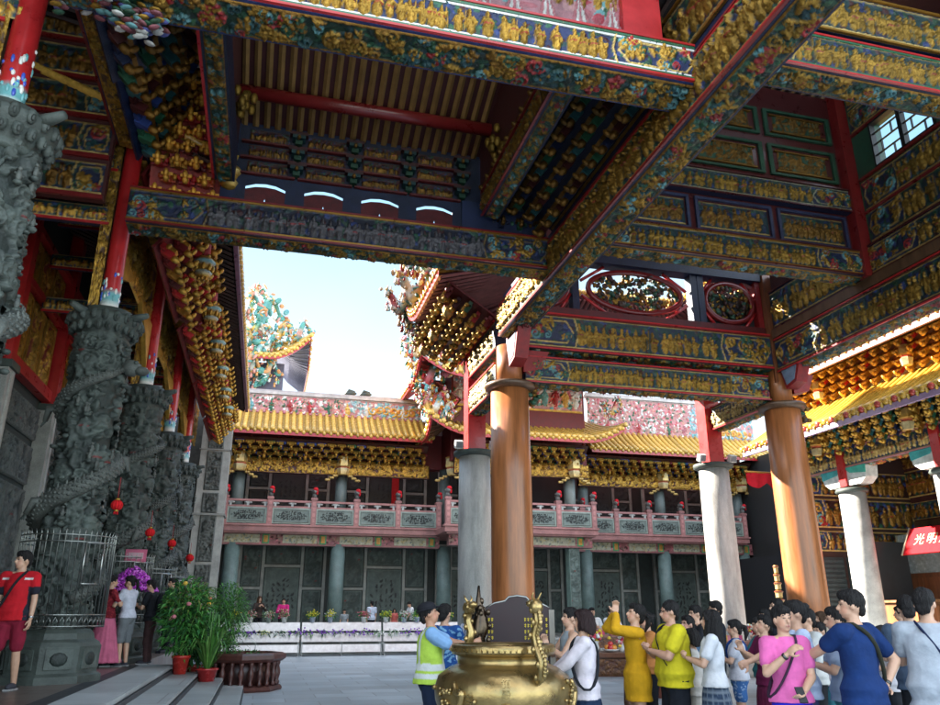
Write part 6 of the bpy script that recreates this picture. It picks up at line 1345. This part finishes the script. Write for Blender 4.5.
T=thing('potted_plant','spiky long leaved plant in a low red pot nearest the planter','potted plant',(-.92,17.05,.3),0,'potted plants on the steps'); pot(T,.21,.24,(.45,.03,.03,0)); m=MB()
for k in range(110):
    a=q.uniform(0,6.3); L=q.uniform(.5,1.1); up=q.uniform(.5,1.25); pts=[Vector((.03*math.cos(a),.03*math.sin(a),.2)),Vector((L*.35*math.cos(a),L*.35*math.sin(a),.2+up*.7)),Vector((L*.75*math.cos(a),L*.75*math.sin(a),.2+up*.9)),Vector((L*math.cos(a),L*math.sin(a),.2+up*.62))]
    s=Vector((-math.sin(a),math.cos(a),0)); w=[.008,.02,.015,.001]; c=mul(q.choice([(.09,.26,.04,0),(.14,.3,.06,0),(.05,.16,.03,0)]),q.uniform(.7,1.2)); v=[]
    for p,ww in zip(pts,w): v+= [tuple(p+s*ww),tuple(p-s*ww)]
    m.add(v,[(0,1,3,2),(2,3,5,4),(4,5,7,6)],c,True)
m.build('foliage','leaf',T)
T=thing('potted_plant','dark leafy shrub low between the red pots','potted plant',(-1.2,17.6,.3),0,'potted plants on the steps'); pot(T,.17,.28,(.3,.03,.02,0)); m=MB(); leafmass(m,(0,0,.7),(.42,.4,.55),1500,.13,.03,[(.02,.08,.025,0),(.03,.12,.03,0)],7); m.build('foliage','leaf',T)
# balustered planter basin
T=thing('stone_planter','round dark red planter ringed with balusters at the foot of the steps','planter',(-.28,18.6,0)); DR=(.085,.028,.022,0)
m=MB(); m.lathe([(.3,0),(.86,0),(.88,.04),(.84,.10),(.78,.12),(.3,.12)],(0,0,0),DR,8,False); m.build('base','dwood',T)
m=MB(); m.lathe([(.7,.58),(.84,.58),(.92,.64),(.92,.72),(.84,.76),(.72,.76),(.68,.70),(.3,.68)],(0,0,0),mul(DR,1.2),8,False); m.build('rim','dwood',T)
m=MB(); m.lathe([(.05,.1),(.66,.1),(.66,.66),(.05,.67)],(0,0,0),mul(DR,.6),16); m.build('inner_drum','dwood',T)
for i in range(24):
    a=i*2*math.pi/24; m=MB(); m.lathe([(.02,0),(.05,0),(.05,.05),(.03,.09),(.06,.2),(.062,.26),(.03,.37),(.05,.42),(.05,.47),(.02,.47)],(.76*math.cos(a),.76*math.sin(a),.115),mul(DR,rnd.uniform(.8,1.3)),10); m.build('baluster','dwood',T)
m=MB(); leafmass(m,(0,0,.74),(.5,.5,.06),160,.08,.02,LG_,9); m.build('ground_cover','leaf',T)
# purple orchids on a stand with a pink card
T=thing('orchid_display','big dome of purple orchids on a stand with a pink card above','flowers',(-2.62,17.75,.6)); m=MB(); q=random.Random(9)
for k in range(1100):
    a=q.uniform(0,6.3); t=q.random()**.5; x_=.52*t*math.cos(a); z_=1.62+.30*(1-t*t)*q.uniform(.4,1)-.22*t; m.ell((x_,.34*t*math.sin(a),z_),(.028,.02,.026),mul(q.choice([(.36,.02,.42,0),(.48,.05,.5,0),(.6,.16,.6,0)]),q.uniform(.7,1.3)),6,4,Matrix.Rotation(q.uniform(0,3),3,'X'))
m.build('blossoms','petal',T); m=MB(); m.tube([(0,0,0),(0,0,1.5)],[.03,.02],(.1,.09,.07,0),8); m.lathe([(.02,0),(.16,0),(.2,.3),(.02,.3)],(0,0,1.25),(.12,.2,.12,0),12); m.build('stand','dwood',T); m=MB(); m.box((-.02,.1,2.12),(.42,.02,.26),(.6,.12,.22,0)); m.box((-.02,.088,2.12),(.3,.006,.13),(.6,.35,.4,0)); m.tube([(-.02,.11,1.6),(-.02,.11,2.0)],.008,STONE,5); m.build('card','plain',T)
# steel flower barriers and their flowers
xs=[-1.75,1.62,4.85,8.1]; names=['left','middle','right']
for k in range(3):
    x0,x1=xs[k]+.04,xs[k+1]-.04; T=thing('flower_barrier','stepped steel flower barrier at the far side of the courtyard, %s of three'%names[k],'barrier',((x0+x1)/2,32.5,0),0,'steel flower barriers'); w=(x1-x0)/2
    for (z0,z1,yy,tl) in ((.92,1.24,.12,.25),(.52,.84,-.02,.25),(.14,.42,-.16,.25)):
        m=MB(); m.add([(-w,yy,z0),(w,yy,z0),(w,yy+.1,z1),(-w,yy+.1,z1),(-w,yy+.03,z0),(w,yy+.03,z0),(w,yy+.3,z1),(-w,yy+.3,z1)],[(0,1,2,3),(5,4,7,6),(3,2,6,7),(0,4,5,1),(1,5,6,2),(4,0,3,7)],(.62,.62,.62,0)); m.build('trough','steel',T)
    for sx in (-1,0,1): m=MB(); m.bx(sx*(w-.03)-.02,sx*(w-.03)+.02,.3,.34,0,1.24,(.3,.3,.3,.2)); m.bx(sx*(w-.03)-.02,sx*(w-.03)+.02,-.18,.34,.0,.05,(.3,.3,.3,.2)); m.bx(sx*(w-.03)-.012,sx*(w-.03)+.012,-.19,-.15,.03,.5,(.25,.25,.25,.2)); m.build('leg','steel',T)
q=random.Random(12)
for k in range(17):
    x=-1.45+k*.56; pc=(.25,.08,.5,0) if k%4 in (1,2) or 4<k<9 else q.choice([(.65,.65,.3,0),WHITE,PINK]); T=thing('orchid_spray','%s orchid spray trailing from the upper trough of the flower barriers'%('purple' if pc[0]==.25 else 'pale'),'orchids',(x,32.5,.86),0,'purple orchid sprays' if pc[0]==.25 else 'pale orchid sprays')
    m=MB(); 
    for j in range(14): m.ell((q.gauss(0,.17),-.05+q.gauss(0,.05),q.gauss(.03,.06)),(.036,.024,.03),mul(pc,q.uniform(.6,1.3)),6,4)
    m.build('blossoms','petal',T); m=MB(); leafmass(m,(0,0,-.02),(.22,.08,.08),26,.14,.025,LG_,k); m.build('foliage','leaf',T)
for k,(px,cs,nm) in enumerate(((-.95,[(.75,.6,.03,0)],'yellow'),(-.35,[(.75,.6,.55,0),PINK],'pale pink'),(.35,[(.6,.6,.4,0),PINK,WHITE],'mixed pale'),(.95,[PINK,(.7,.6,.4,0)],'pink and cream'),(2.05,[(.7,.6,.05,0)],'tall yellow'),(2.75,[(.75,.65,.05,0),WHITE],'yellow and white'),(4.1,[(.6,.1,.15,0),PINK],'red and pink'),(5.0,[(.75,.6,.03,0),(.4,.5,.05,0)],'golden yellow'),(5.75,[PINK,WHITE],'small pink and white'),(6.3,[(.1,.3,.03,0),(.6,.6,.1,0)],'leafy green'),(6.9,[(.08,.25,.03,0),(.55,.6,.2,0)],'dense green'),(7.6,[(.75,.65,.05,0),(.1,.25,.04,0)],'yellow and green'))):
    T=thing('flower_pot','%s flowers in a pot standing on the barrier top'%nm,'flower pot',(px,32.75,1.24),0,'flower pots on the barrier top'); T.scale=(.72,.72,.66); pot(T,.17,.3,q.choice([WHITE,(.45,.5,.6,0),(.3,.35,.3,0)])); m=MB()
    for j in range(90): m.ell((q.gauss(0,.13),q.gauss(0,.09),.46+q.gauss(0,.10)),(.038,.035,.03),mul(q.choice(cs),q.uniform(.7,1.25)),6,4)
    m.build('blossoms','petal',T); m=MB(); leafmass(m,(0,0,.42),(.3,.2,.26),110,.16,.035,LG_,k+40); m.build('foliage','leaf',T)
# gallery furniture: counter, banner, screens, notice, altar candlestand
T=thing('wooden_counter','reddish wooden counter with panelled front in the right gallery','counter',(19.9,20.9,.75)); m=MB(); m.bx(-.4,.5,-4,1.9,0,1.15,(.14,.055,.02,0)); b_=m.build('counter_body','wood',T); m=MB(); m.bx(-.5,.6,-4.1,2.0,1.15,1.22,(.3,.13,.05,0)); m.build('counter_top','wood',T)
for k in range(7): y1=-3.9+k*.83; m=MB(); m.bx(-.43,-.4,y1,y1+.7,.15,1.05,(.28,.10,.035,0)); m.build('front_panel','wood',b_)
T=thing('wooden_cabinet','tall reddish wooden cabinet below the glass screen in the gallery','cabinet',(21.6,20.9,.75)); m=MB(); m.bx(-.3,.5,-3.5,1.7,0,2.1,(.15,.055,.02,0)); m.build('cabinet_body','wood',T)
for k in range(6): y1=-3.4+k*.85; m=MB(); m.bx(-.33,-.3,y1,y1+.75,.2,1.95,(.2,.07,.025,0)); m.build('cabinet_door','wood',T)
m=MB(); m.bx(-.25,-.22,-3.5,1.7,2.1,3.4,(.28,.32,.3,0)); m.build('glass_screen','tile',T)
for y1 in (-2.2,-.3,1.7): m=MB(); m.bx(-.28,-.2,y1-.03,y1+.03,2.1,3.4,(.4,.38,.3,0)); m.build('screen_post','steel',T)
T=thing('red_banner','bright red tilted banner with gold lettering over the gallery counter','banner',(20.3,20.0,3.78)); rt=Matrix.Rotation(.5,3,'Y'); m=MB(); m.box((0,-1.0,0),(.05,4.2,.95),(.55,.012,.018,0),rt); m.build('cloth_panel','cloth',T)
m=MB(); m.tube([rt@Vector((-.03,1.12,-.5)),rt@Vector((-.03,1.12,.5))],.03,(.6,.5,.35,0),6); m.build('side_pole','plain',T)
for i,ch in enumerate('光明燈處'):
    y1=.55-i*.5; glyph(ch,.42,facing(rt@Vector((-.035,y1,0)),rt@Vector((-1,0,0)),rt@Vector((0,0,1))),('plain',(.75,.62,.35,0)),T,'gold_character',.004)
T=thing('notice_board','dark notice board with white papers beside the bright gallery pillar','notice board',(20.2,21.9,.75),R(-90)); m=MB(); m.bx(-.04,.04,-.5,.75,.0,3.1,(.025,.03,.035,0)); m.build('board','plain',T)
for (a,b,c,d,cc) in ((-.45,-.15,1.0,2.0,(.4,.4,.42,0)),(.2,.4,1.35,1.75,(.4,.4,.4,0)),(.3,.55,1.95,2.05,(.6,.6,.5,0)),(-.4,-.1,2.7,2.85,(.5,.52,.5,0))): m=MB(); m.bx(-.05,-.041,a,b,c,d,cc); m.build('paper','plain',T)
T=thing('gilt_lamp_stand','slender gilt pagoda lamp stand beside the orange brown column','lamp stand',(14.3,19.8,0)); T.scale=(.6,.6,.95); m=MB(); m.tube([(0,0,.1),(0,0,1.6)],.05,GOLD2,8); m.lathe([(.02,0),(.25,0),(.25,.05),(.06,.12)],(0,0,0),GOLD2,12); m.build('post','paint',T)
for k in range(6): m=MB(); m.lathe([(.05,0),(.2-.02*k,.02),(.2-.02*k,.14),(.27-.025*k,.2),(.1,.24)],(0,0,1.6+.24*k),[GOLD2,(.45,.3,.1,.2),(.45,.3,.1,.2),DRED,GOLD2],8,False); m.build('lamp_tier','paint',T)
T=thing('red_hanging_cloth','red swagged cloth hanging at the corner beyond the pale pillar','hanging cloth',(17.4,24.0,6.4)); m=MB()
P=np.array([[(-.8+1.6*i/16,.05*math.sin(i*1.3),-(.35+.2*abs(math.sin(i*math.pi/8)))*j/5) for i in range(17)] for j in range(6)],float); C=np.zeros((6,17,4)); C[:]=(.5,.015,.03,0); m.grid(P,C); m.grid(P+np.array([0,.03,0]),C,flip=True); m.build('cloth_swag','cloth',T); m=MB(); m.tube([(-.85,0,.03),(.85,0,.03)],.035,GOLD2,8); m.build('rod','paint',T)
# lanterns hang on long cords from the eave: thin cords
T=thing('gilt_candle_rack','low gilt rack of small candle lamps behind the queue','candle rack',(10.4,13.6,0)); m=MB(); m.bx(-.9,.9,-.25,.25,0,.95,(.2,.06,.03,0)); m.build('cabinet','dwood',T); m=MB()
for i in range(15):
    for j in range(4): m.lathe([(.02,0),(.05,.01),(.03,.06),(.05,.1),(.02,.12)],(-.85+i*.12,-.1+j*.06,.95+j*.13),GOLD,6)
m.build('lamp_tier','paint',T)
SKY=.115; EXPO=2.92
# ------------------------------------------------------------------ sky, sun, camera
W=bpy.data.worlds.new('World'); SC.world=W; W.use_nodes=True; t=W.node_tree; L=t.links.new
bg=t.nodes['Background']; sk=t.nodes.new('ShaderNodeTexSky'); sk.sky_type='NISHITA'; sk.sun_disc=False
SUN=Vector((1,-.75,-.68)).normalized(); EL=math.asin(-SUN.z); AZ=math.atan2(-SUN.x,-SUN.y)
sk.sun_elevation=EL; sk.sun_rotation=AZ; sk.air_density=1.; sk.dust_density=.4; sk.ozone_density=2.
tc=N(t,'ShaderNodeTexCoord'); no=N(t,'ShaderNodeTexNoise',Scale=2.2,Detail=6.,Roughness=.55); L(tc.outputs['Generated'],no.inputs['Vector'])
mr=N(t,'ShaderNodeMapRange'); L(no.outputs['Fac'],mr.inputs['Value']); mr.inputs['From Min'].default_value=.38; mr.inputs['From Max'].default_value=.62; mr.inputs['To Max'].default_value=.75
mx=N(t,'ShaderNodeMix',data_type='RGBA'); sp=N(t,'ShaderNodeSeparateXYZ'); L(tc.outputs['Generated'],sp.inputs[0])
ma=N(t,'ShaderNodeMapRange'); L(sp.outputs['Z'],ma.inputs['Value']); ma.inputs['From Min'].default_value=.5; ma.inputs['From Max'].default_value=.8
mb_=N(t,'ShaderNodeMapRange'); L(sp.outputs['Y'],mb_.inputs['Value']); mb_.inputs['From Min'].default_value=.2; mb_.inputs['From Max'].default_value=-.3
mc=N(t,'ShaderNodeMath',operation='MAXIMUM'); L(ma.outputs[0],mc.inputs[0]); L(mb_.outputs[0],mc.inputs[1])  # masks in brighter unseen clouds, added overhead and behind the camera for fill
mh=N(t,'ShaderNodeMath',operation='MAXIMUM'); L(mc.outputs[0],mh.inputs[0]); mh.inputs[1].default_value=.25
md=N(t,'ShaderNodeMath',operation='MULTIPLY'); L(mh.outputs[0],md.inputs[0]); L(mr.outputs[0],md.inputs[1]); L(md.outputs[0],mx.inputs[0]); L(sk.outputs[0],mx.inputs[6]); mx.inputs[7].default_value=(5.2,5.2,5.0,1)
tn=N(t,'ShaderNodeMix',data_type='RGBA',blend_type='MULTIPLY'); tn.inputs[0].default_value=1; L(sk.outputs[0],tn.inputs[6]); tn.inputs[7].default_value=(.85,.97,.98,1); L(tn.outputs[2],mx.inputs[6]); nf=N(t,'ShaderNodeMapRange'); L(sp.outputs['Y'],nf.inputs['Value']); nf.inputs['From Min'].default_value=.1; nf.inputs['From Max'].default_value=.5; nf.inputs['To Max'].default_value=.88
zf=N(t,'ShaderNodeMapRange'); L(sp.outputs['Z'],zf.inputs['Value']); zf.inputs['From Min'].default_value=.2; zf.inputs['From Max'].default_value=.55
gr=N(t,'ShaderNodeMix',data_type='RGBA'); L(zf.outputs[0],gr.inputs[0]); gr.inputs[6].default_value=(1.38,1.42,1.42,1); gr.inputs[7].default_value=(.42,.93,1.28,1)
mn=N(t,'ShaderNodeMix',data_type='RGBA'); L(nf.outputs[0],mn.inputs[0]); L(mx.outputs[2],mn.inputs[6]); L(gr.outputs[2],mn.inputs[7])
L(mn.outputs[2],bg.inputs[0]); bg.inputs[1].default_value=SKY
sd=bpy.data.lights.new('sun','SUN'); sd.energy=5.0; sd.angle=R(.5); sd.color=(1,.93,.82); so=bpy.data.objects.new('sun',sd); COL.objects.link(so); so.rotation_euler=SUN.to_track_quat('-Z','Y').to_euler(); so.location=(-20,5,30)
cd=bpy.data.cameras.new('camera'); cd.sensor_width=36; cd.lens=36*760/940; cd.clip_end=2000; cd.clip_start=.05
co=bpy.data.objects.new('camera',cd); COL.objects.link(co); co.location=(0,0,1.55); co.rotation_euler=(R(90+19),0,R(-14.65)); SC.camera=co
SC.view_settings.view_transform='Standard'; SC.view_settings.look='None'; SC.view_settings.gamma=1; SC.view_settings.use_curve_mapping=False; SC.view_settings.exposure=EXPO
SC.cycles.max_bounces=8; SC.cycles.diffuse_bounces=5; SC.cycles.glossy_bounces=3; SC.cycles.use_denoising=True; SC.cycles.sample_clamp_indirect=6
